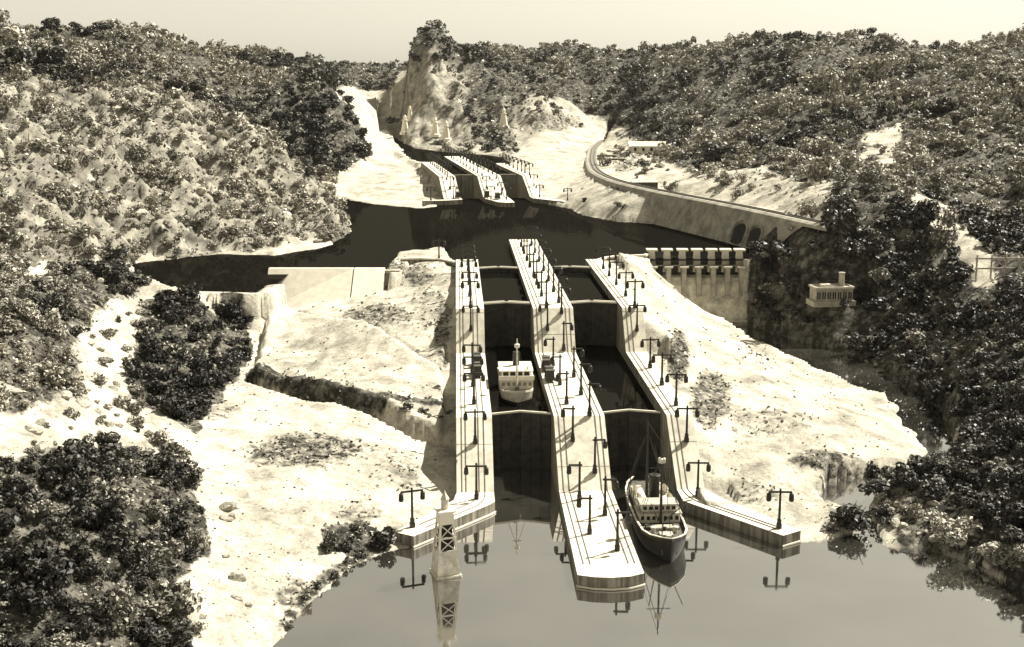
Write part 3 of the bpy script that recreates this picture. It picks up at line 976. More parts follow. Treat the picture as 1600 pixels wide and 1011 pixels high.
mb = MB(); wall_body(mb, L2, 25.8, 27.4, FS + [194], far_top, 4.0)
W(mb, "wall_body", 'concrete', fr)
W(MB().prism([L2(156.5, 25.8)[:2], L2(150.0, 29.6)[:2], L2(150.6, 30.4)[:2], L2(156.5, 27.4)[:2]], 4.0, FL), "wing_wall", 'concrete', fr)
for root, tt in ((fl, (14.8, 16.2)), (fc, (19.95, 22.4)), (fr, (26.15,))):
    for t in tt:
        W(MB().ribbon([L2(s, t, far_top(s)) for s in FS], 0.07, 0.05), "rail", 'rail', root)

for root, LF, top, t0, t1, ss in ((lw, L1, near_top, -0.14, 1.67, np.arange(59.2, 101, 3.1)), (cw_, L1, near_top, 4.89, 7.49, np.arange(48.8, 114, 3.1)), (rw_, L1, near_top, 10.73, 12.09, np.arange(59.2, 100, 3.1))):
    for s_ in ss:
        W(MB().ribbon([LF(float(s_), t0, top(float(s_))), LF(float(s_), t1, top(float(s_)))], 0.022, 0.006), "joint", 'ballast', root)

# ------------------------------------------------------------------ lock gates (every leaf is a thing of its own)
def gate_leaf(LF, s, ta, tb, ztop, zbot, rake, label, mat='gate_steel', lines=2):
    """leaf from the wall at ta to the meeting point at tb, which lies rake upstream"""
    a, b = np.array(LF(s, ta)), np.array(LF(s + rake, tb))
    d = b - a
    n = np.array([d[1], -d[0], 0]); n /= np.linalg.norm(n)
    if np.dot(n[:2], LF(1, 0)[:2]) < 0:
        n = -n
    root = thing_at("gate_leaf", (a[0], a[1], zbot), label, "lock gate", "leaves of the lock gates")
    def slab(o0, o1, z0, z1, f0=0.0, f1=1.0):
        p = [a + d * f0 + n * o0, a + d * f1 + n * o0, a + d * f1 + n * o1, a + d * f0 + n * o1]
        area = sum(p[i][0] * p[(i + 1) % 4][1] - p[(i + 1) % 4][0] * p[i][1] for i in range(4))
        return MB().prism([(q[0], q[1]) for q in (p if area > 0 else p[::-1])], z0, z1)
    W(slab(0.0, 0.34, zbot, ztop - 0.1), "leaf_plate", mat, root)
    W(slab(-0.03, 0.37, ztop - 0.097, ztop - 0.04), "walkway", 'deck_dark', root)
    W(slab(-0.07, 0.03, ztop - 0.037, ztop + 0.06), "handrail", 'white', root)
    if lines > 1:
        W(slab(0.33, 0.43, ztop - 0.037, ztop + 0.06), "handrail", 'white', root)
    for k in range(1, 6):
        zz = zbot + (ztop - 0.2 - zbot) * k / 6
        W(slab(-0.05, -0.003, zz, zz + 0.08, 0.02, 0.98), "girder", mat, root)
    for f in (0.0, 0.33, 0.66):
        W(slab(-0.1, -0.053, zbot, ztop - 0.12, f + 0.01, f + 0.04), "rib", mat, root)

for (t0, t1, ch) in ((1.68, 4.88, "white ship's row of chambers"), (7.5, 10.72, "black steamer's row of chambers")):
    tm = (t0 + t1) / 2
    for (s, zt, zb, nm, ln) in ((62.3, 3.05, -1.0, "lowest gate", 1), (80.6, 5.75, 1.5, "twin railed middle gate", 2), (97.0, 5.75, 3.0, "twin railed topmost gate", 2)):
        for ta, side in ((t0, "left"), (t1, "right")):
            tgap = tm + (-0.012 if ta == t0 else 0.012)
            gate_leaf(L1, s, ta + (0.002 if ta == t0 else -0.002), tgap, zt, zb, 0.55, f"{side} leaf of the {nm}, {ch}", lines=ln)
for (t0, t1, ch) in ((16.55, 19.6, "beside the dark mountain"), (22.8, 25.8, "next to the smooth white beach")):
    tm = (t0 + t1) / 2
    for ta, side in ((t0, "left"), (t1, "right")):
        tgap = tm + (-0.03 if ta == t0 else 0.03)
        gate_leaf(L2, 171.2, ta + (0.003 if ta == t0 else -0.003), tgap, 8.0, 4.2, 0.5, f"{side} grey gate leaf of the far chamber {ch}", 'grey_steel', 1)

# ------------------------------------------------------------------ lamp posts
def lamp_meshes(double):
    out = []
    base = MB().box(-0.11, 0.11, -0.11, 0.11, 0, 0.22); base.box(-0.085, 0.085, -0.085, 0.085, 0.22, 0.42)
    out.append(("base", base))
    out.append(("pole", MB().tube((0, 0, 0.42), (0, 0, 1.86), 0.062, 0.048, 8)))
    arm = MB().box(-0.52 if double else -0.12, 0.52, -0.035, 0.035, 1.66, 1.74)
    out.append(("arm", arm))
    for sx in ((-1, 1) if double else (1,)):
        lan = MB().lathe([(0.05, 1.655), (0.105, 1.60), (0.12, 1.34), (0.10, 1.27), (0.03, 1.24)][::-1], sx * 0.5, 0, 10)
        out.append(("lantern", lan))
    return [(n, m.mesh(n, 'dark_metal')) for n, m in out]

LM = {True: lamp_meshes(True), False: lamp_meshes(False)}
def lamp(loc, rz, double, label, group, scale=1.0):
    r = empty("lamp_post", loc, rz, label, "lamp post", group)
    r.scale = (scale,) * 3
    for n, me in LM[double]:
        link_mesh(n, me, r)
    return r

def s_for_arm(v, LF, t, top, hgt, lo, hi):
    """where along a wall a lamp of that height stands so that its arm is seen at height v"""
    ss = np.linspace(lo, hi, 4000)
    best, bs = 1e9, lo
    for s in ss:
        p = LF(s, t)
        e = abs(to_px(p[0], p[1], top(s) + hgt)[1] - v)
        if e < best:
            best, bs = e, s
    return bs

ORD = ["first", "second", "third", "fourth", "fifth", "sixth", "seventh", "eighth", "ninth", "tenth", "eleventh", "twelfth", "thirteenth", "fourteenth", "fifteenth", "sixteenth", "seventeenth"]
AX1 = math.atan2(R1[1], R1[0])
AX2 = math.atan2(R2[1], R2[0])
rows = [
    (0.80, [730, 642, 583, 558, 539, 477, 441, 425, 409, 399, 390, 382], True, 0, "two-armed lamp post, {} up from the lighthouse along its lock wall", 56.0),
    (5.75, [777, 728, 639, 583, 556, 529, 476, 441, 425, 409, 398, 385, 376, 366, 357], False, math.pi, "one-armed lamp post, {} up from the pier's nose in the centre wall's left file", 46.8),
    (6.72, [801, 750, 688, 600, 570, 545, 507, 450, 434, 419, 404, 390, 377, 365, 355], False, 0, "one-armed lamp post, {} up from the pier's nose in the centre wall's right file", 46.8),
    (11.55, [728, 640, 585, 556, 532, 477, 441, 425, 409, 397, 387], True, 0, "two-armed lamp post, {} above the square pier along the river side lock wall", 56.0),
]
for t, vs, dbl, rot, lab, s0 in rows:
    last = 0
    for i, v in enumerate(vs):
        s = s_for_arm(v, L1, t, near_top, 1.7, s0, 114.5 if 5 < t < 7 else 100.8)
        if s - last < 0.8:
            s = last + 1.0
        last = s
        lamp(L1(s, t, near_top(s) - 0.002), AX1 + rot + random.uniform(-0.12, 0.12), dbl, lab.format(ORD[i]), "lamp posts along the lock walls", random.uniform(0.96, 1.04))
lamp(L1(52.3, -2.15, ZL), AX1 + 0.3, True, "two-armed lamp post at the end of the wing wall behind the lighthouse", "lamp posts along the lock walls")
lamp(L1(51.45, 14.35, ZL), AX1 - 0.1, True, "two-armed lamp post alone on the square pier in the lake", "lamp posts along the lock walls")
far_rows = [
    (15.5, np.linspace(158, 198, 12), "small far lamp post, {} up the lock wall beside the dark mountain"),
    (20.3, np.linspace(157, 214, 13), "small far lamp post, {} up the left file of the far centre wall"),
    (22.1, np.linspace(155, 211, 13), "small far lamp post, {} up the right file of the far centre wall"),
    (26.9, np.linspace(158, 193, 10), "small far lamp post, {} up the lock wall next to the white beach"),
]
for t, ss, lab in far_rows:
    for i, s in enumerate(ss):
        lamp(L2(float(s) + random.uniform(-0.5, 0.5), t, far_top(float(s)) - 0.03), AX2 + random.uniform(-0.1, 0.1), True, lab.format(ORD[i]), "lamp posts on the far locks", 0.95)
lamp(L2(151.4, 29.4, FL), AX2, True, "small far lamp post at the tip of the far wing wall by the beach", "lamp posts on the far locks", 0.95)
lamp(L2(155.3, 12.4, FL), AX2, True, "small far lamp post at the tip of the far wing wall by the white bank", "lamp posts on the far locks", 0.95)
p = at_y(686, 388, 103.0)
lamp(L1(103.2, -1.6, ground_z(*L1(103.2, -1.6)[:2]) if True else 0), AX1, True, "lone lamp post on the rocky mound above the white glare panel", "lamp posts along the lock walls")

# ------------------------------------------------------------------ towing locomotives
def loco_parts():
    out = []
    out.append(("chassis", MB().box(-0.24, 0.24, -0.62, 0.62, 0.10, 0.30).mesh("chassis", 'dark_metal')))
    out.append(("cab", MB().box(-0.22, 0.22, -0.60, -0.22, 0.30, 0.66).mesh("cab", 'dark_metal')))
    out.append(("cab", MB().box(-0.22, 0.22, 0.22, 0.60, 0.30, 0.66).mesh("cab", 'dark_metal')))
    for s in (-1, 1):
        rf = MB().prism([(-0.26, s * 0.41 - 0.23), (0.26, s * 0.41 - 0.23), (0.26, s * 0.41 + 0.23), (-0.26, s * 0.41 + 0.23)], 0.663, 0.71)
        out.append(("roof", rf.mesh("roof", 'deck_dark')))
    out.append(("winch", MB().lathe([(0.17, 0.303), (0.17, 0.36), (0.11, 0.38), (0.11, 0.46), (0.15, 0.48)], 0, 0, 10).mesh("winch", 'dark_metal')))
    for y in (-0.4, 0.4):
        for x in (-0.26, 0.26):
            out.append(("wheel", MB().tube((x - 0.03, y, 0.12), (x + 0.03, y, 0.12), 0.12, 0.12, 10).mesh("wheel", 'rail')))
    return out
LOCO = loco_parts()
def loco(loc, rz, label, sc=1.0):
    r = empty("towing_locomotive", loc, rz, label, "locomotive", "towing locomotives on the lock walls")
    r.scale = (sc,) * 3
    for n, me in LOCO:
        link_mesh(n, me, r)
a1 = math.atan2(D1[1], D1[0]) - math.pi / 2
a2 = math.atan2(D2[1], D2[0]) - math.pi / 2
loco(L1(69.6, 1.11, ZM + 0.03), a1, "small dark towing locomotive abreast of the white ship's bow, lighthouse side wall")
loco(L1(72.3, 1.11, ZM + 0.03), a1, "small dark towing locomotive abreast of the white ship's stern, lighthouse side wall")
loco(L1(68.3, 5.26, ZM + 0.03), a1, "small dark towing locomotive on the centre wall beside the white ship's bow")
loco(L1(71.0, 5.26, ZM + 0.03), a1, "small dark towing locomotive on the centre wall beside the white ship's stern")
loco(L2(157.8, 16.1, FL + 0.03), a2, "tiny far towing locomotive on the wall beside the white bank", 1.15)
loco(L2(158.4, 20.0, FL + 0.03), a2, "tiny far towing locomotive farther up the far centre wall", 1.15)
loco(L2(155.4, 21.0, FL + 0.03), a2, "tiny far towing locomotive at the nose of the far centre wall", 1.15)

# ------------------------------------------------------------------ ships
def hull(stations, mat, root, name="hull", closed_deck=True):
    """stations: (y, half beam at deck, half beam at waterline, keel z, deck z); bow first"""
    vs, fs = [], []
    for y, bd, bw, zk, zd in stations:
        ring = [(-bd, zd), (-(bd * 0.45 + bw * 0.55), (zd + zk) * 0.5), (-bw * 0.8, zk + 0.05), (0, zk), (bw * 0.8, zk + 0.05), ((bd * 0.45 + bw * 0.55), (zd + zk) * 0.5), (bd, zd)]
        vs += [(x, y, z) for x, z in ring]
    k = 7
    for i in range(len(stations) - 1):
        for j in range(k - 1):
            a = i * k + j
            fs.append((a, a + 1, a + k + 1, a + k))
    e = (len(stations) - 1) * k
    fs.append(tuple(range(e, e + k)))
    fs.append(tuple(range(k - 1, -1, -1)))
    mb = MB(); mb.add(vs, fs)
    o = mb.build(name, mat, root, True)
    return o

def rim(stations, root, name, mat, w, h0, h1, inset=0.0):
    mb = MB()
    for side in (-1, 1):
        vs, fs = [], []
        for y, bd, bw, zk, zd in stations:
            x1, x0 = side * (bd - inset), side * max(bd - inset - w, 0.0)
            vs += [(x0, y, zd + h0), (x1, y, zd + h0), (x1, y, zd + h1), (x0, y, zd + h1)]
        for i in range(len(stations) - 1):
            for k in range(4):
                a, b = i * 4 + k, i * 4 + (k + 1) % 4
                fs.append((a, b, b + 4, a + 4) if side < 0 else (b, a, a + 4, b + 4))
        e = (len(stations) - 1) * 4
        fs += [(3, 2, 1, 0), (e, e + 1, e + 2, e + 3)]
        mb.add(vs, fs)
    return mb.build(name, mat, root)

def deck(stations, root, mat, dz=-0.03):
    vs, fs = [], []
    for y, bd, bw, zk, zd in stations:
        vs += [(-max(bd - 0.03, 0.004), y, zd + dz), (max(bd - 0.03, 0.004), y, zd + dz)]
    for i in range(len(stations) - 1):
        fs.append((i * 2, i * 2 + 1, i * 2 + 3, i * 2 + 2))
    mb = MB(); mb.add(vs, fs)
    return mb.build("deck", mat, root)

# black steamer at the lower entrance
st = thing_at("steamship", L1(48.9, 9.02, W0), "black hulled steamship with tall masts entering the lowest chamber", "ship")
st.rotation_euler = (0, 0, a1)
S = [(0.0, 0.03, 0.0, -0.30, 0.92), (0.35, 0.42, 0.16, -0.35, 0.86), (0.9, 0.78, 0.45, -0.4, 0.78), (1.7, 1.0, 0.8, -0.4, 0.70), (3.0, 1.08, 0.98, -0.4, 0.66), (5.5, 1.08, 1.0, -0.4, 0.66), (7.2, 1.0, 0.85, -0.4, 0.70), (8.2, 0.78, 0.5, -0.35, 0.76), (8.8, 0.4, 0.1, -0.2, 0.82)]
hull(S, 'black_hull', st)
deck(S, st, 'deck_dark', 0.012)
rim(S, st, "bulwark", 'black_hull', 0.05, 0.014, 0.17)
rim(S, st, "bulwark_rail", 'white', 0.085, 0.172, 0.21, -0.015)
for y, w in ((1.35, 0.3), (2.2, 0.45)):
    h = MB().box(-w, w, y - 0.22, y + 0.22, 0.66, 0.86).build("hatch", 'deck', st, False, 0.02)
for x, y in ((-0.5, 1.75), (0.5, 1.75), (0.0, 0.75)):
    MB().lathe([(0.10, 0.7), (0.10, 0.92), (0.14, 0.95), (0.13, 1.0), (0.05, 1.03)], x, y, 10).build("ventilator", 'white_weathered', st)
br = MB().box(-0.92, 0.92, 3.05, 4.1, 0.68, 1.12).build("bridge_house", 'white_weathered', st, False, 0.02)
for k in range(7):
    x = -0.78 + k * 0.26
    MB().box(x - 0.07, x + 0.07, 3.035, 3.049, 0.84, 1.02).build("window", 'dark', br)
b2 = MB().box(-0.8, 0.8, 3.2, 4.0, 1.165, 1.50).build("wheelhouse", 'white_weathered', st, False, 0.02)
for k in range(6):
    x = -0.65 + k * 0.26
    MB().box(x - 0.08, x + 0.08, 3.185, 3.199, 1.27, 1.43).build("window", 'dark', b2)
MB().box(-1.02, 1.02, 3.0, 4.15, 1.122, 1.162).build("bridge_deck", 'deck', st)
MB().box(-0.88, 0.88, 3.12, 4.06, 1.503, 1.55).build("roof", 'deck', st)
MB().box(-0.82, -0.28, 4.3, 7.0, 0.68, 1.18).build("deckhouse", 'white_weathered', st, False, 0.02)
MB().box(0.28, 0.82, 4.3, 7.0, 0.68, 1.18).build("deckhouse", 'white_weathered', st, False, 0.02)
MB().lathe([(0.26, 0.68), (0.25, 2.3), (0.28, 2.32), (0.28, 2.42), (0.22, 2.42)], 0, 4.75, 14).build("funnel", 'black_hull', st, True)
for sx in (-1, 1):
    for y in (4.7, 5.9):
        bt = hull([(y - 0.42, 0.02, 0.0, 1.24, 1.46), (y - 0.2, 0.13, 0.08, 1.2, 1.42), (y + 0.2, 0.13, 0.08, 1.2, 1.42), (y + 0.42, 0.02, 0.0, 1.24, 1.46)], 'white', st, "lifeboat")
        for v_ in bt.data.vertices:
            v_.co.x += sx * 0.72
        for q in (-0.25, 0.25):
            MB().tube((sx * 0.95, y + q, 1.0), (sx * 0.9, y + q, 1.62), 0.02, 0.02, 5).build("davit", 'dark_metal', st)
MB().tube((0, 2.75, 0.68), (0, 2.85, 4.6), 0.075, 0.03, 8).build("foremast", 'dark_metal', st)
MB().tube((0, 6.9, 0.68), (0, 7.0, 4.4), 0.075, 0.03, 8).build("mainmast", 'dark_metal', st)
MB().lathe([(0.03, 3.55), (0.16, 3.6), (0.17, 3.8), (0.13, 3.82)], 0, 2.84, 10).build("crows_nest", 'white_weathered', st)
MB().tube((-0.55, 2.84, 3.35), (0.55, 2.84, 3.35), 0.022, 0.022, 6).build("yard", 'dark_metal', st)
for sx in (-1, 1):
    MB().tube((sx * 0.14, 2.62, 0.95), (sx * 0.75, 0.95, 2.35), 0.035, 0.02, 6).build("derrick", 'dark_metal', st)
    for dy in (-0.5, 0.1, 0.6):
        MB().tube((0, 2.84, 4.0), (sx * 1.02, 2.9 + dy, 0.78), 0.011, 0.011, 4).build("shroud", 'dark_metal', st)
        MB().tube((0, 6.98, 3.9), (sx * 0.98, 7.0 + dy, 0.82), 0.011, 0.011, 4).build("shroud", 'dark_metal', st)
MB().tube((0, 2.85, 4.5), (0, 0.1, 1.05), 0.012, 0.012, 4).build("forestay", 'dark_metal', st)
MB().tube((0, 2.85, 4.5), (0, 7.0, 4.3), 0.01, 0.01, 4).build("stay", 'dark_metal', st)
for sx in (-1, 1):
    MB().tube((sx * 0.33, 0.42, 0.45), (sx * 0.30, 0.36, 0.25), 0.05, 0.03, 6).build("anchor", 'rail', st)

for sx in (-1, 1):
    MB().box(sx * 0.62 - 0.12, sx * 0.62 + 0.12, 2.15, 2.55, 0.68, 0.84).build("deck_locker", 'deck_dark', st)
    MB().tube((sx * 0.9, 7.3, 0.72), (sx * 0.35, 6.95, 3.2), 0.02, 0.014, 5).build("derrick", 'dark_metal', st)
    for k in range(7):
        y_ = 3.2 + k * 0.62
        MB().tube((sx * 1.05, y_, 0.87), (sx * 1.05, y_, 1.05), 0.012, 0.012, 4).build("stanchion", 'dark_metal', st)
MB().lathe([(0.13, 0.68), (0.13, 0.8), (0.08, 0.83), (0.08, 0.95), (0.12, 0.97)], 0, 1.75, 8).build("winch", 'dark_metal', st)

# white ship in the upper left chamber
ws = thing_at("white_ship", L1(65.1, 3.25, W1), "broad white ship with boxy deckhouse and single mast inside the middle chamber", "ship")
ws.rotation_euler = (0, 0, a1)
ws.scale = (0.94, 0.94, 0.92)
S2_ = [(0.0, 0.03, 0.0, -0.25, 0.80), (0.25, 0.48, 0.12, -0.3, 0.74), (0.7, 0.85, 0.5, -0.35, 0.68), (1.4, 1.0, 0.85, -0.35, 0.62), (3.6, 1.02, 0.95, -0.35, 0.62), (5.0, 0.9, 0.7, -0.35, 0.66), (5.6, 0.55, 0.2, -0.2, 0.72)]
low = [(y, bd * 0.45 + bw * 0.55 + 0.012, bw + 0.01, zk - 0.01, 0.20) for y, bd, bw, zk, zd in S2_]
hull(S2_, 'white_weathered', ws)
hull(low, 'black_hull', ws, "boot_topping")
deck(S2_, ws, 'deck', 0.012)
rim(S2_, ws, "bulwark", 'white', 0.06, 0.014, 0.13)
lower = MB().box(-0.98, 0.98, 1.35, 4.4, 0.635, 1.28).build("lower_deckhouse", 'white_weathered', ws, False, 0.015)
for k in range(6):
    x = -0.8 + k * 0.32
    MB().box(x - 0.09, x + 0.09, 1.338, 1.348, 0.9, 1.12).build("window", 'grey_steel', lower)
MB().box(-1.05, 1.05, 1.25, 4.5, 1.283, 1.33).build("promenade_deck", 'white', ws)
up = MB().box(-0.86, 0.86, 1.9, 4.1, 1.333, 1.68).build("upper_deckhouse", 'dark', ws)
for k in range(5):
    x = -0.84 + k * 0.42
    MB().box(x - 0.05, x + 0.05, 1.885, 1.898, 1.335, 1.675).build("pillar", 'white', up)
MB().box(-1.02, 1.02, 1.75, 4.3, 1.683, 1.75).build("sun_deck", 'white', ws)
MB().box(-1.05, 1.05, 1.2, 1.245, 1.283, 1.55).build("bridge_rail", 'white', ws)
MB().lathe([(0.2, 1.752), (0.19, 2.55), (0.21, 2.6), (0.16, 2.6)], 0.05, 3.3, 12).build("funnel", 'dark_metal', ws, True)
MB().tube((0.0, 1.02, 0.62), (0.0, 1.1, 3.9), 0.07, 0.035, 8).build("mast", 'white_weathered', ws)
MB().lathe([(0.04, 3.3), (0.15, 3.36), (0.16, 3.55), (0.06, 3.6)], 0, 1.09, 10).build("crows_nest", 'white', ws)
MB().tube((-0.25, 1.08, 3.0), (0.25, 1.08, 3.0), 0.02, 0.02, 6).build("yard", 'dark_metal', ws)
for sx in (-1, 1):
    MB().tube((0, 1.1, 3.3), (sx * 0.9, 1.5, 0.75), 0.012, 0.012, 4).build("shroud", 'dark_metal', ws)
MB().box(0.62, 0.74, 2.0, 2.12, 1.753, 1.95).build("ventilator", 'white', ws)
MB().box(-0.12, 0.12, 0.62, 0.9, 0.65, 1.0).build("winch", 'dark_metal', ws)

# ------------------------------------------------------------------ lighthouse in the lake
lh = thing_at("lighthouse", L1(48.15, -0.62, W0), "white tapered square lighthouse with cross braced openings standing in the lake", "lighthouse")
lh.rotation_euler = (0, 0, a1 + 0.30)
lh.scale = (0.82, 0.82, 1.0)
def taper(z):
    return float(np.interp(z, [0, 0.12, 2.78], [0.66, 0.60, 0.345]))
def frustum(z0, z1, e=0.0):
    a, b = taper(z0) + e, taper(z1) + e
    mb = MB()
    mb.add([(-a, -a, z0), (a, -a, z0), (a, a, z0), (-a, a, z0), (-b, -b, z1), (b, -b, z1), (b, b, z1), (-b, b, z1)], [(3, 2, 1, 0), (4, 5, 6, 7), (0, 1, 5, 4), (1, 2, 6, 5), (2, 3, 7, 6), (3, 0, 4, 7)])
    return mb
MB().box(-0.68, 0.68, -0.68, 0.68, -0.6, 0.12).build("plinth", 'white_weathered', lh, False, 0.03)
frustum(0.123, 1.15).build("lower_storey", 'white_weathered', lh)
frustum(2.28, 2.78).build("upper_storey", 'white', lh)
frustum(1.16, 2.27, -0.13).build("dark_core", 'dark', lh)
for sx in (-1, 1):
    for sy in (-1, 1):
        a, b = taper(1.153) - 0.05, taper(2.277) - 0.05
        mb = MB()
        w = 0.05
        mb.add([(sx * a - w, sy * a - w, 1.153), (sx * a + w, sy * a - w, 1.153), (sx * a + w, sy * a + w, 1.153), (sx * a - w, sy * a + w, 1.153),
                (sx * b - w, sy * b - w, 2.277), (sx * b + w, sy * b - w, 2.277), (sx * b + w, sy * b + w, 2.277), (sx * b - w, sy * b + w, 2.277)],
               [(3, 2, 1, 0), (4, 5, 6, 7), (0, 1, 5, 4), (1, 2, 6, 5), (2, 3, 7, 6), (3, 0, 4, 7)])
        mb.build("corner_post", 'white', lh)
for q in range(4):
    ca, sa = math.cos(q * math.pi / 2), math.sin(q * math.pi / 2)
    def rt(x, y, z):
        return (x * ca - y * sa, x * sa + y * ca, z)
    for z0, z1 in ((1.17, 1.68), (1.74, 2.26)):
        for s in (-1, 1):
            a, b = taper(z0) - 0.02, taper(z1) - 0.02
            MB().tube(rt(s * (a - 0.06), -a - 0.015, z0), rt(-s * (b - 0.06), -b - 0.015, z1), 0.026, 0.026, 4).build("brace", 'white', lh)
    a = taper(1.71) - 0.01
    mb = MB(); mb.box(-a + 0.03, a - 0.03, -a - 0.03, -a + 0.05, 1.68, 1.74, rt)
    mb.build("crossbar", 'white', lh)
MB().box(-0.47, 0.47, -0.47, 0.47, 2.783, 2.87).build("gallery", 'white', lh, False, 0.02)
MB().lathe([(0.21, 2.873), (0.19, 3.25), (0.23, 3.27), (0.23, 3.31), (0.06, 3.55), (0.02, 3.66)], 0, 0, 8).build("lantern_room", 'white_weathered', lh)
for k in range(8):
    an = k * math.pi / 4
    MB().tube((0.42 * math.cos(an), 0.42 * math.sin(an), 2.872), (0.42 * math.cos(an), 0.42 * math.sin(an), 3.06), 0.012, 0.012, 4).build("railing_post", 'white', lh)

# ------------------------------------------------------------------ white range beacons in the far cut
def beacon(u, v, Y, hgt, label):
    p = at_y(u, v, Y)
    z = float(ground_z(p[0], p[1]))
    r = thing_at("range_beacon", (p[0], p[1], z - 0.15), label, "beacon", "white beacons along the far cut")
    k = hgt / 3.6
    MB().lathe([(0.95 * k, 0), (0.95 * k, 0.5 * k), (0.75 * k, 0.6 * k)], 0, 0, 8).build("base", 'white', r)
    MB().lathe([(0.72 * k, 0.602 * k), (0.38 * k, 2.5 * k), (0.55 * k, 2.52 * k), (0.55 * k, 2.65 * k)], 0, 0, 8).build("tower", 'white', r)
    MB().lathe([(0.3 * k, 2.652 * k), (0.28 * k, 3.1 * k), (0.36 * k, 3.12 * k), (0.03 * k, 3.6 * k)], 0, 0, 8).build("lantern_room", 'white', r)
beacon(633, 214, 283, 4.6, "white beacon standing lowest at the mouth of the far cut")
beacon(641, 196, 290, 3.6, "small white beacon just above and behind the lowest one")
beacon(680, 212, 272, 4.4, "white beacon on the cliff foot, first of the close pair")
beacon(697, 216, 268, 4.6, "white beacon on the cliff foot, second of the close pair nearer the locks")
beacon(787, 222, 262, 4.6, "slender white beacon in the brush above the far right chamber")

# ------------------------------------------------------------------ spillway
sp = thing_at("spillway_dam", (16, 105, 0), "streaked curved spillway dam with capped piers beside the lock flight", "dam")
xs0, xs1 = float(at_y(1010, 420, 105)[0]), float(at_y(1168, 420, 105)[0])
prof = [(106.0, 3.0), (105.6, 3.9), (105.2, 4.0), (104.8, 3.8), (104.5, 3.2), (104.25, 2.2), (104.05, 1.2), (103.7, 0.5), (103.2, 0.12), (103.0, -0.8), (106.0, -0.8)]
n_ = len(prof)
nseg = 24
vs, fs = [], []
for i in range(nseg + 1):
    x = xs0 + (xs1 - xs0) * i / nseg
    vs += [(x, y, z) for y, z in prof]
for i in range(nseg):
    for k in range(n_):
        a, b = i * n_ + k, i * n_ + (k + 1) % n_
        fs.append((a, b, b + n_, a + n_))
fs += [tuple(range(n_)), tuple(range(nseg * n_ + n_ - 1, nseg * n_ - 1, -1))]
mb = MB(); mb.add(vs, [f[::-1] for f in fs])
W(mb, "overflow_face", 'streaked', sp)
W(MB().box(xs0 + 0.3, xs1, 102.6, 103.15, -0.5, 0.28), "apron_sill", 'concrete', sp)
pxs = [1020, 1044, 1068, 1091, 1114, 1136, 1158]
for i, u in enumerate(pxs):
    x = float(at_y(u, 418, 104.6)[0])
    mb = MB()
    mb.add([(x - 0.16, 104.9, 2.2), (x + 0.16, 104.9, 2.2), (x + 0.16, 103.9, 2.3), (x - 0.16, 103.9, 2.3), (x - 0.2, 104.95, 4.75), (x + 0.2, 104.95, 4.75), (x + 0.2, 104.1, 4.75), (x - 0.2, 104.1, 4.75)],
           [(0, 1, 2, 3), (7, 6, 5, 4), (3, 2, 6, 7), (2, 1, 5, 6), (1, 0, 4, 5), (0, 3, 7, 4)])
    W(mb, "pier", 'wallstone', sp)
    W(MB().box(x - 0.36, x + 0.36, 103.95, 105.05, 4.753, 4.9), "pier_cap", 'white_weathered', sp)
    mb = MB()
    mb.add([(x - 0.36, 105.35, 4.2), (x + 0.36, 105.35, 4.2), (x + 0.36, 106.0, 4.2), (x - 0.36, 106.0, 4.2), (x - 0.24, 105.4, 6.05), (x + 0.24, 105.4, 6.05), (x + 0.24, 105.95, 6.05), (x - 0.24, 105.95, 6.05)],
           [(3, 2, 1, 0), (4, 5, 6, 7), (0, 1, 5, 4), (1, 2, 6, 5), (2, 3, 7, 6), (3, 0, 4, 7)])
    W(mb, "hoist_tower", 'white', sp)
    W(MB().box(x - 0.48, x + 0.48, 105.25, 106.1, 6.053, 6.22), "tower_cap", 'white', sp)
    if i < len(pxs) - 1:
        x2 = float(at_y(pxs[i + 1], 418, 104.6)[0])
        W(MB().box(x + 0.38, x2 - 0.38, 105.5, 105.64, 3.9, 5.5), "sluice_gate", 'gate_steel', sp)
        W(MB().box(x + 0.37, x2 - 0.37, 105.1, 105.3, 4.76, 4.86), "catwalk", 'wood', sp)
# parapet linking lock wall and spillway
pw = thing_at("parapet_wall", L1(101.2, 12.4, 5.2), "low pale parapet bending from the lock wall to the spillway", "wall")
pp = [L1(100.9, 11.7, 0), L1(102.6, 12.6, 0), L1(103.2, 13.4, 0), (xs0 - 0.2, 104.6, 0), (xs0 + 0.1, 105.4, 0)]
W(MB().ribbon([(a, b, 5.75) for a, b, c in pp], 0.35, 0.12), "coping", 'white', pw)
W(MB().ribbon([(a, b, 4.2) for a, b, c in pp], 0.28, 1.51), "wall_face", 'concrete', pw)
pw2 = thing_at("parapet_wall", L1(101.5, -0.4, 5.2), "low pale parapet at the rocky mound above the white glare panel", "wall")
pp2 = [L1(101.2, -0.16, 0), L1(103.0, -1.4, 0), L1(103.6, -3.2, 0), L1(103.4, -4.9, 0)]
W(MB().ribbon([(a, b, 5.66) for a, b, c in pp2], 0.3, 0.1), "coping", 'white', pw2)
W(MB().ribbon([(a, b, 4.6) for a, b, c in pp2], 0.24, 1.03), "wall_face", 'concrete', pw2)

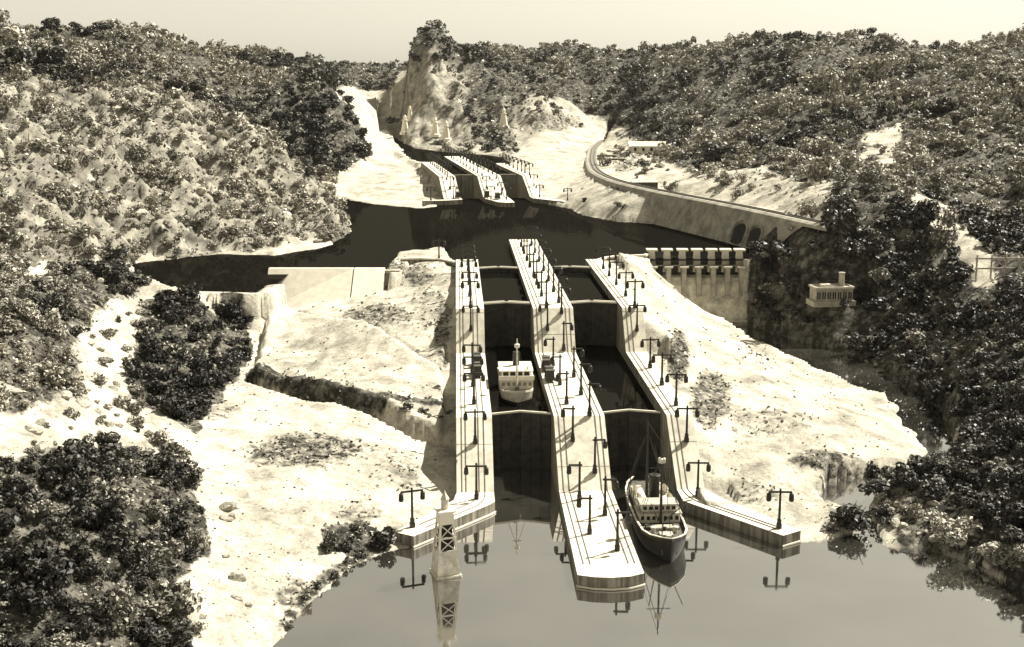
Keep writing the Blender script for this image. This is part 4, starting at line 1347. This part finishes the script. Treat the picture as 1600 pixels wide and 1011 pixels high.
# ------------------------------------------------------------------ white panels on the left, added for sky glare on the reservoir
dm = thing_at("sky_glare_panel", (at_y(520, 418, 97)[0], 97, 3.0), "smooth white sloping panels standing in for bright sky reflected on the reservoir", "dam")
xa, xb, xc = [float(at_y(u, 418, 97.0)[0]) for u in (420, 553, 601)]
def batter(x0, x1):  # face sloped back so the added panel catches the sun
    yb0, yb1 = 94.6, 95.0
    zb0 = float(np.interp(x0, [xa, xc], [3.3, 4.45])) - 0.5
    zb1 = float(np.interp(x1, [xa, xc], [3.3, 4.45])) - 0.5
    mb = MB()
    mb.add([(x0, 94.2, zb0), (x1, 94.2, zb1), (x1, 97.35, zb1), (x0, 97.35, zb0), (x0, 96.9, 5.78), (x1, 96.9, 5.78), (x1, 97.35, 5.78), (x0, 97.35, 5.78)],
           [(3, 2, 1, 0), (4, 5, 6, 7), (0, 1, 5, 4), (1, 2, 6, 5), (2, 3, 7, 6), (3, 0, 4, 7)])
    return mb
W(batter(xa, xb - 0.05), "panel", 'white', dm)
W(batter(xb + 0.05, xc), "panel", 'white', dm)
W(MB().box(xb - 0.049, xb + 0.049, 97.0, 97.3, 2.5, 5.7), "reflected_pole_strip", 'dark_metal', dm)  # dark strip standing in for a pole's reflection
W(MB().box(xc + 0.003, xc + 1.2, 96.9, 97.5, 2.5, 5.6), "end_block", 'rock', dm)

# ------------------------------------------------------------------ railway on its embankment
em = thing_at("railway_embankment", tuple(at_z(1150, 383, W2)), "long pale railway embankment with two culvert arches above the reservoir", "embankment")
vs, fs = [], []
for p, n in zip(dd, nr):
    up_ = to_px(p[0], p[1], p[2])[0]
    k_ = float(sstep(1228, 1275, up_))
    foot = p + n * (2.6 - 1.5 * k_); foot[2] = 4.6 + 3.7 * k_
    vs += [foot, p + n * 1.05 + np.array([0, 0, -0.05]), p + n * 0.75 + np.array([0, 0, 0.12]), p + n * 0.55 + np.array([0, 0, 0.12]), p + n * 0.55, p - n * 0.9, p - n * 2.0 + np.array([0, 0, -1.5])]
for i in range(len(dd) - 1):
    for k in range(6):
        a = i * 7 + k
        fs.append((a, a + 1, a + 8, a + 7))
mb = MB(); mb.add(vs, fs)
emb = W(mb, "retaining_wall", 'wallstone', em)
W(MB().ribbon([p + n * -0.1 + np.array([0, 0, 0.04]) for p, n in zip(dd, nr)], 1.15, 0.04), "ballast_bed", 'ballast', em)
for off in (-0.38, 0.18):
    W(MB().ribbon([p + n * off + np.array([0, 0, 0.12]) for p, n in zip(dd, nr)], 0.07, 0.06), "rail", 'rail', em)
for u, v, w in ((1158, 372, 2.3), (1207, 378, 2.1)):
    b_ = at_z(u, 384 if u < 1180 else 389, W2)
    i = int(np.argmin(((dd[:, :2] + nr[:, :2] * 2.3 - b_[:2]) ** 2).sum(1)))
    n, t3 = nr[i], tan[i]
    c0 = dd[i] + n * 2.35
    mb = MB(); rb = MB()
    ring = [(-w * 0.5, -0.3), (w * 0.5, -0.3), (w * 0.5, 1.35)] + [(w * 0.5 * math.cos(a), 1.35 + w * 0.3 * math.sin(a)) for a in np.linspace(0.3, math.pi - 0.3, 7)] + [(-w * 0.5, 1.35)]
    vs = []
    for off in (0.05, -1.9):
        for a, z in ring:
            lean = -0.40 * max(z, 0)
            q = c0 + t3 * a + n * (off + lean)
            vs.append((q[0], q[1], W2 + z))
    k = len(ring)
    mb.add(vs, [tuple(range(k)), tuple(range(2 * k - 1, k - 1, -1))] + [(j, (j + 1) % k, k + (j + 1) % k, k + j) for j in range(k)])
    cul = W(mb, "culvert", 'dark', em)
    arcp = [(w * 0.62 * math.cos(a), 1.35 + w * 0.42 * math.sin(a)) for a in np.linspace(0, math.pi, 9)]
    arcp = [(w * 0.62, -0.2)] + arcp + [(-w * 0.62, -0.2)]
    for j in range(len(arcp) - 1):
        q0 = c0 + t3 * arcp[j][0] + n * (0.06 - 0.40 * max(arcp[j][1], 0)); q0[2] = W2 + arcp[j][1]
        q1 = c0 + t3 * arcp[j + 1][0] + n * (0.06 - 0.40 * max(arcp[j + 1][1], 0)); q1[2] = W2 + arcp[j + 1][1]
        rb.tube(q0, q1, 0.12, 0.12, 6)
    W(rb, "arch_rim", 'wallstone', em)

# small buildings and wagons beyond the railway
def house(u, v, z, w, dpt, h, label, rz=0.0, roofmat='white'):
    p = at_z(u, v, z)
    zz = float(ground_z(p[0], p[1]))
    r = empty("house", (p[0], p[1], zz - 0.2), rz, label, "house")
    wl_ = MB().box(-w / 2, w / 2, -dpt / 2, dpt / 2, 0, h).build("wall", 'white_weathered', r)
    mb = MB()
    e = 0.3
    mb.add([(-w / 2 - e, -dpt / 2 - e, h + 0.003), (w / 2 + e, -dpt / 2 - e, h + 0.003), (w / 2 + e, dpt / 2 + e, h + 0.003), (-w / 2 - e, dpt / 2 + e, h + 0.003), (-w / 2 - e, 0, h + 0.8), (w / 2 + e, 0, h + 0.8)],
           [(3, 2, 1, 0), (0, 1, 5, 4), (2, 3, 4, 5), (1, 2, 5), (3, 0, 4)])
    mb.build("roof", roofmat, r)
    n = max(2, int(w / 1.2))
    for k in range(n):
        x = -w / 2 + (k + 0.5) * w / n
        MB().box(x - 0.22, x + 0.22, -dpt / 2 - 0.02, -dpt / 2 - 0.003, h * 0.35, h * 0.8).build("window", 'dark', wl_)
house(1012, 233, 9.6, 5.6, 2.2, 1.3, "long low white roofed house above the railway bend", -0.15)
house(995, 226, 10.2, 2.6, 1.8, 1.2, "small pale hut uphill beside the long white roofed house", 0.1)

def wagon(u, v, z, length, label, rz, covered=True):
    p = at_z(u, v, z)
    zz = float(ground_z(p[0], p[1]))
    r = empty("railway_wagon", (p[0], p[1], zz + 0.02), rz, label, "wagon", "wagons beside the railway bend")
    MB().box(-length / 2, length / 2, -0.5, 0.5, 0.3, 0.45).build("frame", 'dark_metal', r)
    if covered:
        MB().box(-length / 2 + 0.05, length / 2 - 0.05, -0.48, 0.48, 0.453, 1.25).build("body", 'gate_steel', r)
        vs = [(x, 0.56 * math.cos(a), 1.253 + 0.2 * math.sin(a)) for x in (-length / 2, length / 2) for a in np.linspace(0, math.pi, 7)]
        mb = MB(); mb.add(vs, [(j, j + 1, j + 8, j + 7) for j in range(6)] + [(0, 7, 13, 6)] + [tuple(range(6, -1, -1)), tuple(range(7, 14))])
        mb.build("roof", 'white_weathered', r)
    else:
        MB().box(-length / 2 + 0.1, length / 2 - 0.1, -0.4, 0.4, 0.453, 0.62).build("load", 'deck', r)
    for x in (-length * 0.32, length * 0.32):
        for y in (-0.42, 0.42):
            MB().tube((x, y - 0.05, 0.17), (x, y + 0.05, 0.17), 0.17, 0.17, 10).build("wheel", 'rail', r)
wagon(1007, 270, 8.9, 3.6, "dark covered wagon with pale rounded roof inside the railway bend", 0.1)
wagon(950, 247, 8.8, 3.0, "low flat wagon nearest the curve of the railway", -0.2, False)
wagon(963, 254, 8.8, 3.0, "low flat wagon behind the one nearest the curve", -0.2, False)

# ------------------------------------------------------------------ powerhouse among the trees
pb = at_y(1298, 470, 96.0)
ph = empty("powerhouse", (pb[0], pb[1], 2.95), 0.10, "pale flat roofed powerhouse with a row of windows among dark riverside trees", "building")
ph.scale = (0.75, 0.75, 0.8)
MB().box(-2.3, 2.3, -1.3, 1.2, 0, 0.55).build("terrace", 'wallstone', ph)
pw_ = MB().box(-2.0, 2.0, -1.0, 1.0, 0.553, 1.75).build("wall", 'wallstone', ph)
for k in range(7):
    x = -1.7 + k * 0.567
    wdw = MB().box(x - 0.19, x + 0.19, -1.02, -1.004, 0.75, 1.45).build("window", 'dark', pw_)
    MB().box(x - 0.012, x + 0.012, -1.035, -1.023, 0.75, 1.45).build("mullion", 'white', wdw)
MB().box(-2.12, 2.12, -1.12, 1.12, 1.753, 1.84).build("roof", 'deck', ph)
for (x0, x1, y0, y1) in ((-2.12, 2.12, -1.12, -1.0), (-2.12, 2.12, 1.0, 1.12), (-2.12, -2.0, -0.998, 0.998), (2.0, 2.12, -0.998, 0.998)):
    MB().box(x0, x1, y0, y1, 1.843, 1.98).build("parapet", 'white_weathered', ph)
MB().box(-1.2, -0.2, -0.4, 0.4, 1.843, 2.15).build("skylight", 'white_weathered', ph)
MB().lathe([(0.34, 1.843), (0.30, 3.1), (0.37, 3.12), (0.37, 3.25)], 1.2, 0.3, 10).build("chimney", 'wallstone', ph)

# wooden rail fence behind the ridge at the frame's edge
fe = at_y(1552, 416, 90.0)
fz = float(ground_z(fe[0], fe[1]))
fence = empty("rail_fence", (fe[0], fe[1], fz - 0.3), 0.0, "pale wooden rail fence behind the rocky ridge at the far river side", "fence")
top_z = at_y(1552, 404, 90.0)[2] - fence.location[2]
for k in range(6):
    MB().box(-1.2 + k * 1.1 - 0.05, -1.2 + k * 1.1 + 0.05, 0.06, 0.16, 0, top_z + 0.25).build("post", 'wood', fence)
for dz in (0.0, -0.75):
    MB().box(-1.35, 4.5, -0.04, 0.057, top_z + dz - 0.06, top_z + dz + 0.06).build("rail", 'wood', fence)

# ------------------------------------------------------------------ vegetation
def leaf_cloud(n, seed, squash=0.8, lobes=6, leaf=0.24, inner=0.35, tri=False):
    r = np.random.default_rng(seed)
    lc = r.normal(size=(lobes, 3)); lc /= np.linalg.norm(lc, axis=1)[:, None]
    lc *= r.uniform(0.25, 0.85, (lobes, 1)); lc[:, 2] = lc[:, 2] * 0.8 + 0.12
    lr = r.uniform(0.24, 0.52, lobes)
    k = r.integers(0, lobes, n)
    d = r.normal(size=(n, 3)); d /= np.linalg.norm(d, axis=1)[:, None]
    rad = lr[k] * (inner + (1 - inner) * r.random(n) ** 0.45)
    c = lc[k] + d * rad[:, None]
    c[:, 2] = (c[:, 2] + 0.62) * squash
    c[:, 2] = np.where(c[:, 2] < 0.0, r.uniform(0, 0.25, n), c[:, 2])
    nrm = d * 0.5 + r.normal(size=(n, 3)) * 0.55 + np.array([0, 0, 0.45]); nrm /= np.linalg.norm(nrm, axis=1)[:, None]
    t = np.cross(nrm, r.normal(size=(n, 3))); t /= np.linalg.norm(t, axis=1)[:, None]
    b = np.cross(nrm, t)
    L = leaf * r.uniform(0.45, 1.5, (n, 1)); Wd = L * r.uniform(0.18, 0.38, (n, 1))
    if tri:
        return np.stack([c - t * L * 0.45 - b * Wd * 1.25, c - t * L * 0.35 + b * Wd * 1.25, c + t * L * 0.6], 1).reshape(-1, 3)
    v = np.stack([c - t * L * 0.5, c + b * Wd + nrm * L * 0.12, c + t * L * 0.5 - nrm * L * 0.06, c - b * Wd + nrm * L * 0.12], 1)
    return v.reshape(-1, 3)

def quads(nv):
    return np.arange(nv).reshape(-1, 4)

def trunk_mb(seed):
    r = random.Random(seed)
    mb = MB()
    mb.tube((0, 0, -0.3), (r.uniform(-.08, .08), r.uniform(-.08, .08), 0.45), 0.07, 0.045, 6)
    for k in range(5):
        an = k * 1.26 + r.uniform(-.4, .4)
        rr = r.uniform(0.3, 0.62)
        mid = (rr * 0.5 * math.cos(an), rr * 0.5 * math.sin(an), r.uniform(0.4, 0.6))
        mb.tube((0, 0, r.uniform(0.1, 0.4)), mid, 0.035, 0.025, 5)
        mb.tube(mid, (rr * math.cos(an), rr * math.sin(an), r.uniform(0.55, 1.0)), 0.025, 0.008, 5)
    return mb

TONES = ['leaf_dark', 'leaf_mid', 'leaf_light', 'leaf_deep']
NPROTO = 8
crown_v = [leaf_cloud(900, 100 + i, 0.66 + 0.14 * (i % 3), 6 + i % 4, 0.17 if i % 2 else 0.23) for i in range(NPROTO)]
crowns = {}
for ti, tn in enumerate(TONES):
    for i in range(NPROTO):
        crowns[ti, i] = np_mesh("crown", crown_v[i], quads(len(crown_v[i])), M[tn])
trunks = [trunk_mb(i).mesh("trunk", 'bark') for i in range(3)]
clump_v = [leaf_cloud(300, 300 + i, 0.72 + 0.08 * (i % 3), 5 + i % 3, 0.24, tri=True) for i in range(8)]

INFO = {
    'left_hill': ("pale leafy shrub growing on the rocky hill across the reservoir", "shrubs on the rocky hill"),
    'left_skyline': ("bushy tree on the hazy skyline behind the rocky hill", "trees on the hazy skyline"),
    'dark_mountain': ("dark tree of the forest covering the dark mountain", "trees of the dark mountain"),
    'cliff_top': ("dark tree along the summit of the bare cliff", "trees on the cliff summit"),
    'cliff_side': ("scrubby tree clinging to the slope beside the bare cliff", "trees beside the cliff"),
    'right_hills': ("leafy tree in the wooded hills", "trees on the wooded hills"),
    'railway_bank': ("scrubby bush on the pale ground along the railway", "bushes along the railway"),
    'river_bank': ("dark leafy tree crowding the river bank round the powerhouse", "trees round the powerhouse"),
    'ridge_back': ("dark tree behind the pale ridge by the wooden fence", "trees by the wooden fence"),
    'river_mouth': ("dark glossy shrub where the river enters the lake", "shrubs at the river mouth"),
    'left_thicket': ("large leaved shrub in the dark near shore thicket", "shrubs of the near thicket"),
    'left_gully': ("dark shrub in the gully above the near thicket", "shrubs of the gully"),
    'left_edge': ("pale twiggy bush on the bank in front of the reservoir", "bushes before the reservoir"),
    'left_slope': ("small low bush dotted on the white slope above the near thicket", "bushes on the white slope"),
    'jetty_bush': ("dark spiky bush at the water's edge beside the lighthouse wing wall", "bushes by the wing wall"),
    'wall_foot': ("small tuft of scrub at the foot of the river side lock wall", "scrub at the wall foot"),
    'trench': ("low dark tuft added to darken the ditch below the pale terrace", "added tufts in the ditch"),
    'mouth_rocks': ("pale leafy shrub among rocks on the low bank of the river mouth", "shrubs among the river mouth rocks"),
    'shore_fringe': ("tiny dark tuft on the near shoreline between thicket and lighthouse", "tufts on the near shoreline"),
    'inlet': ("dark bush added as shade along the cut bank of the inlet", "added bushes of the inlet"),
    'off': ("bush on the outlying slopes beyond the main view", "bushes on the outlying slopes"),
}
_ok = np.stack([sdist(X, Yg, P_) for P_ in ()] or [np.full(len(X), -9.0)])
VEG2, TONE2, KEY2, _, _ = zone_fields(X, Yg, H)
wet = (inside(X, Yg, LAKE)) | (inside(X, Yg, RES)) | (inside(X, Yg, CANAL)) | (near_in > -0.8) | (far_in > -1.2)
dtrack = np.full(len(X), 1e9)
for p, n in zip(dd[::2], nr[::2]):
    for o_ in (0.0, 1.6):
        q = p + n * o_
        dtrack = np.minimum(dtrack, (X - q[0]) ** 2 + (Yg - q[1]) ** 2)
wet |= (dtrack < 1.9 ** 2) & (UU < 1270)
wet |= (Yg > 101.5) & (Yg < 107.5) & (X > xs0 - 0.8) & (X < xs1 + 0.5)
wet |= (np.abs(X - ph.location[0]) < 2.7) & (Yg > pb[1] - 4.0) & (Yg < pb[1] + 1.5)
dens = VEG2 * (0.35 + 1.1 * fbm(X / 5.0 * 60 / np.maximum(dist, 60), Yg / 5.0 * 60 / np.maximum(dist, 60), 91, 3))
dens[wet] = 0
dens[(np.abs(X / Yg - 0.408) < 0.03) & (Yg > 84) & (Yg < 96)] = 0
dens[Yg < 30] = 0
dens[Yg > 480] = 0
off_frame = np.abs(X / Yg) > 0.50
dens[off_frame] *= 0.25
rr = rng.random(len(X))
gz0, gz1 = np.gradient(HG, axis=0), np.gradient(HG, axis=1)
gy0 = np.gradient(YY, axis=0)
steep = np.sqrt(1 + np.clip((gz0 / gy0) ** 2, 0, 30)).ravel()
kz = np.array([z_[3] in ('river_bank', 'river_mouth') for z_ in ZONES] + [False])
cand = np.nonzero((dens > 0) & (rr < dens * 0.07 * steep * np.where(kz[KEY2], 3.0, 1.0)))[0]
rng.shuffle(cand)
taken, cell = [], {}
SPECIAL = {}
for (u_, v_, z_, r_, lab_) in ((1192, 398, 5.0, 1.0, "dark tree beside the last spillway pier, below the embankment"), (1232, 398, 5.0, 1.25, "dark tree leaning on the embankment wall just past the culverts"),
                               (1262, 392, 5.5, 1.3, "dark tree behind the powerhouse's inland corner, against the embankment"), (1292, 388, 6.0, 1.4, "tall dark tree masking the end of the embankment wall"),
                               (1322, 384, 7.0, 1.5, "broad dark tree where the railway runs out into the wood"), (1352, 392, 7.0, 1.4, "dark tree just past the broad one at the railway's end"),
                               (1200, 470, 1.5, 0.8, "dark shrub at the water's edge just past the spillway apron"), (1232, 500, 0.9, 0.8, "dark shrub overhanging the river between spillway and powerhouse"),
                               (1285, 520, 0.9, 0.75, "dark shrub overhanging the river below the powerhouse"), (1345, 528, 1.2, 0.85, "dark shrub over the river, downstream of the powerhouse"),
                               (1240, 440, 3.2, 0.9, "dark shrub at the spillway side of the powerhouse"), (1266, 482, 2.6, 0.62, "low dark shrub below the powerhouse terrace, river side corner"),
                               (1312, 486, 2.6, 0.66, "low dark shrub below the middle of the powerhouse terrace"), (1352, 474, 3.0, 0.95, "dark shrub hiding the far corner of the powerhouse")):
    p_ = at_z(u_, v_, z_)
    c_ = int(np.argmin((X - p_[0]) ** 2 + (Yg - p_[1]) ** 2))
    SPECIAL[len(taken)] = lab_
    taken.append((c_, r_))
    cell.setdefault((int(math.floor(X[c_] / Yg[c_] * 45)), int(math.floor(math.log(Yg[c_]) * 45))), []).append((X[c_], Yg[c_], r_ * 0.6))
for c in cand:
    x, y = X[c], Yg[c]
    R_ = min(0.33 + 0.0072 * y, 1.75) * rng.choice([rng.uniform(0.4, 0.8), rng.uniform(0.7, 1.15), rng.uniform(1.1, 1.75)], p=[0.45, 0.4, 0.15])
    if KEY2[c] >= 0 and ZONES[KEY2[c]][3] in ('left_slope', 'wall_foot', 'railway_bank'):
        R_ *= 0.55
    if KEY2[c] >= 0 and ZONES[KEY2[c]][3] in ('trench', 'shore_fringe'):
        R_ *= 0.42
    if KEY2[c] >= 0 and ZONES[KEY2[c]][3] in ('left_hill', 'cliff_side'):
        R_ *= 0.72
    gx, gy = int(math.floor(x / y * 45)), int(math.floor(math.log(y) * 45))
    ok = True
    for ii in (-1, 0, 1):
        for jj in (-1, 0, 1):
            for (x2, y2, r2) in cell.get((gx + ii, gy + jj), ()):
                if (x - x2) ** 2 + (y - y2) ** 2 < (0.36 * (R_ + r2)) ** 2:
                    ok = False
    if not ok:
        continue
    cell.setdefault((gx, gy), []).append((x, y, R_))
    taken.append((c, R_))
def shown(c, R_):
    u, v = to_px(X[c], Yg[c], H[c] + R_ * 0.5)
    if not (-30 < u < 1630 and -30 < v < 1060):
        return 0.0
    # sight line clear of the terrain
    for f in (0.6, 0.75, 0.85, 0.92, 0.96, 0.985):
        if ground_z(X[c] * f, max(Yg[c] * f, 25)) > CAMH + (H[c] + R_ * 0.9 - CAMH) * f:
            return 0.0
    return R_ / Yg[c]
score = np.array([shown(c, R_) for c, R_ in taken])
score[:len(SPECIAL)] += 1.0
order = np.argsort(-score)
single = set(order[:290].tolist())
bulk = {0: [], 1: [], 2: [], 3: []}
for i, (c, R_) in enumerate(taken):
    if score[i] == 0 and rng.random() < 0.6:
        continue
    k = KEY2[c]
    key = ZONES[k][3] if k >= 0 else 'off'
    tone = int(TONE2[c])
    big = float(fbm(np.array([X[c] / 14.0]), np.array([Yg[c] / 22.0]), 203, 3)[0])
    if key in ("right_hills", "left_skyline", "river_bank", "cliff_side", "left_edge"):
        tone = min(2, tone + 1) if big > 0.56 else max(0, tone - 1) if big < 0.44 else tone
    q = rng.random()
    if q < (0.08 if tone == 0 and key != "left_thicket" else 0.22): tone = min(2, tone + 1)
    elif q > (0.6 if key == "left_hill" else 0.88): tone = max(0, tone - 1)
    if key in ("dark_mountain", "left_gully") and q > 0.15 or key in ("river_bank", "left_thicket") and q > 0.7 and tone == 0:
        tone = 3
    z = H[c] - 0.10 * R_
    if i in single and score[i] > 0:
        lab, grp = INFO[key]
        lab = ("small " if R_ < 0.55 else "large " if R_ > 0.85 else "") + ["", "grey toned ", "pale ", ""][tone] + lab.replace("small ", "").replace("large leaved", "leafy").replace("pale ", "", 1)
        pu, pv = to_px(X[c], Yg[c], H[c])
        spot = ""
        if key == "left_thicket":
            spot = "upper rim, below the white slope" if pv < 770 else "rim facing the pale bank" if pu > 250 else "lowest corner of the view" if pv > 900 else "heart of the mass"
        elif key == "right_hills":
            spot = "close to the crest" if pv < 125 else "above the railway bend" if pu < 1120 else "above the culverts" if pu < 1300 else "above the pale ridge"
        elif key == "river_bank":
            spot = "beside the spillway" if pu < 1240 else "uphill of it" if pv < 430 else "by the river bend" if pv > 560 else "downstream of it"
        elif key == "river_mouth":
            spot = "top of the bank" if pv < 760 else "farther down"
        elif key == "left_gully":
            spot = "upper half" if pv < 560 else "lower tip"
        elif key == "left_edge":
            spot = "by the water" if pv < 470 else "downhill"
        if spot:
            lab += ", " + spot
        while len(lab.split()) > 16:
            lab = lab.replace("leafy ", "", 1) if "leafy " in lab else lab.split(" ", 1)[1]
        if i in SPECIAL:
            lab = SPECIAL[i]
        r = empty("shrub" if R_ < 0.95 else "tree", (X[c], Yg[c], z), rng.uniform(0, 6.28), lab, "shrub" if R_ < 0.95 else "tree", grp)
        r.scale = (R_ * rng.uniform(0.9, 1.15), R_ * rng.uniform(0.9, 1.15), R_ * rng.uniform(0.8, 1.2))
        link_mesh("trunk", trunks[int(rng.integers(0, 3))], r)
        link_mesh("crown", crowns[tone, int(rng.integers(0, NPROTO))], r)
    else:
        bulk[tone].append((X[c], Yg[c], z, R_))
for tone, lst in bulk.items():
    parts = []
    for (x, y, z, R_) in lst:
        V = clump_v[int(rng.integers(0, 8))]
        a = rng.uniform(0, 6.28)
        ca, sa = math.cos(a), math.sin(a)
        sc = R_ * rng.uniform(0.9, 1.15)
        P_ = np.empty_like(V)
        P_[:, 0] = (V[:, 0] * ca - V[:, 1] * sa) * sc + x
        P_[:, 1] = (V[:, 0] * sa + V[:, 1] * ca) * sc + y
        P_[:, 2] = V[:, 2] * R_ * rng.uniform(0.8, 1.2) + z
        parts.append(P_)
    if parts:
        V = np.concatenate(parts)
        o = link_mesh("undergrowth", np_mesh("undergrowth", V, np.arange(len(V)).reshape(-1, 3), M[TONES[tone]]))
        tag(o, ["dark mass of forest foliage filling the shaded slopes", "mid toned mass of bushes covering the hills", "pale leafy scrub covering the sunny slopes", "deep dark foliage of the dark mountain and gullies"][tone], "undergrowth", None, 'stuff')

# pale boulders on the rocky hill and the left slope
bprotos = []
for i in range(5):
    r_ = np.random.default_rng(50 + i)
    vs, fs = [], []
    nu, nv = 9, 6
    for a in range(nv + 1):
        for b_ in range(nu):
            th, ph_ = math.pi * a / nv, 2 * math.pi * b_ / nu
            vs.append([math.sin(th) * math.cos(ph_), math.sin(th) * math.sin(ph_), math.cos(th)])
    vs = np.array(vs)
    for k in range(9):
        n_c = r_.normal(size=3); n_c /= np.linalg.norm(n_c)
        d_ = vs @ n_c
        cut = r_.uniform(0.45, 0.85)
        vs = vs - np.clip(d_ - cut, 0, None)[:, None] * n_c
    vs *= np.array([1.0, r_.uniform(0.6, 0.9), r_.uniform(0.5, 0.8)])
    for a in range(nv):
        for b_ in range(nu):
            fs.append((a * nu + b_, a * nu + (b_ + 1) % nu, (a + 1) * nu + (b_ + 1) % nu, (a + 1) * nu + b_))
    mbb = MB(); mbb.add(vs, [f[::-1] for f in fs])
    bprotos.append(mbb.mesh("boulder", 'rock'))
zk = {}
for i, zz_ in enumerate(ZONES):
    zk.setdefault(zz_[3], []).append(i)
for key, cnt, smin, smax, lab, grp in (("left_hill", 60, 0.4, 1.3, "pale weathered boulder among the shrubs of the rocky hill", "boulders on the rocky hill"),
                                       ("left_slope", 34, 0.2, 0.55, "pale boulder half sunk in the white slope above the thicket", "boulders on the white slope"),
                                       ("left_edge", 26, 0.25, 0.7, "pale boulder among the twiggy bushes before the reservoir", "boulders before the reservoir"),
                                       ("mouth_rocks", 22, 0.2, 0.5, "pale rock among shrubs on the low bank of the river mouth", "rocks of the river mouth")):
    cc = np.nonzero(np.isin(KEY2, zk[key]) & (~wet) & (np.abs(X / Yg) < 0.46) & (Yg > 40))[0]
    if len(cc) == 0:
        continue
    for c_ in rng.choice(cc, cnt):
        sz = rng.uniform(smin, smax) * (Yg[c_] / 110 if key == "left_hill" else 1.0)
        o = link_mesh("boulder", bprotos[int(rng.integers(0, 5))])
        o.location = (X[c_], Yg[c_], H[c_] + sz * 0.1)
        o.rotation_euler = (rng.uniform(-.3, .3), rng.uniform(-.3, .3), rng.uniform(0, 6.28))
        o.scale = (sz, sz * rng.uniform(0.7, 1.0), sz * rng.uniform(0.55, 0.8))
        tag(o, ("small " if sz < (smin + smax) / 2 else "large ") + lab, "boulder", grp)

# loose ground cover: low leaves and weeds
gd = sstep(0.25, 0.7, soft) * (0.3 + fbm(X / 2.0, Yg / 2.0, 131, 3))
gd[wet] = 0
gd[(Yg < 30) | (Yg > 430) | (np.abs(X / Yg) > 0.5)] = 0
pk = rng.choice(len(X), 70000, p=gd / gd.sum())
jx = X[pk] + rng.normal(size=len(pk)) * 0.003 * Yg[pk]
jy = Yg[pk] + rng.normal(size=len(pk)) * 0.004 * Yg[pk]
n = len(pk)
c = np.stack([jx, jy, ground_z(jx, jy) + 0.0008 * jy * rng.random(n) + 0.02], -1)
nrm = rng.normal(size=(n, 3)) * 0.6 + np.array([0, 0, 0.7]); nrm /= np.linalg.norm(nrm, axis=1)[:, None]
t = np.cross(nrm, rng.normal(size=(n, 3))); t /= np.linalg.norm(t, axis=1)[:, None]
b = np.cross(nrm, t)
Ls = (0.0012 * jy * rng.uniform(0.6, 1.6, n) + 0.03)[:, None]
V = np.stack([c - t * Ls, c + b * Ls * 0.6, c + t * Ls, c - b * Ls * 0.6], 1).reshape(-1, 3)
tag(link_mesh("ground_cover", np_mesh("ground_cover", V, quads(len(V)), M['leaf_mid'])), "low weeds and leaf litter scattered over the slopes", "ground cover", None, 'stuff')

# specks and small stones on the bare pale banks
bare = np.nonzero((soft < 0.1) & (~wet) & (np.abs(X / Yg) < 0.45) & (Yg > 40) & (Yg < 110))[0]
pk = rng.choice(bare, 480)
mbv, mbf = [], []
for c_ in pk:
    s_ = 0.0011 * Yg[c_] * rng.uniform(0.4, 1.5)
    x, y = X[c_] + rng.normal() * 0.1, Yg[c_] + rng.normal() * 0.1
    z = float(ground_z(x, y))
    o_ = len(mbv)
    mbv += [(x - s_, y, z), (x, y - s_, z), (x + s_, y + s_ * 0.3, z), (x, y + s_, z), (x + 0.2 * s_, y, z + s_ * 0.8)]
    mbf += [(o_, o_ + 1, o_ + 4), (o_ + 1, o_ + 2, o_ + 4), (o_ + 2, o_ + 3, o_ + 4), (o_ + 3, o_, o_ + 4)]
mb = MB(); mb.add(mbv, mbf)
tag(mb.build("gravel", 'bark'), "small dark stones and twigs strewn over the pale banks", "gravel", None, 'stuff')

# ------------------------------------------------------------------ thin air between the near locks and the far hills
hz = MB().box(-620, 620, -12, 645, -3.0, 62).build("haze", 'rail')
hm = bpy.data.materials.new("thin_air")
hm.use_nodes = True
hn = hm.node_tree
hn.nodes.clear()
ho = hn.nodes.new("ShaderNodeOutputMaterial")
hv = hn.nodes.new("ShaderNodeVolumePrincipled")
hv.inputs["Color"].default_value = (0.98, 0.95, 0.86, 1)
hv.inputs["Density"].default_value = 0.00005
hv.inputs["Anisotropy"].default_value = 0.2
hn.links.new(hv.outputs[0], ho.inputs["Volume"])
hz.data.materials.clear()
hz.data.materials.append(hm)
tag(hz, "thin pale haze filling the valley towards the far hills", kind='stuff')
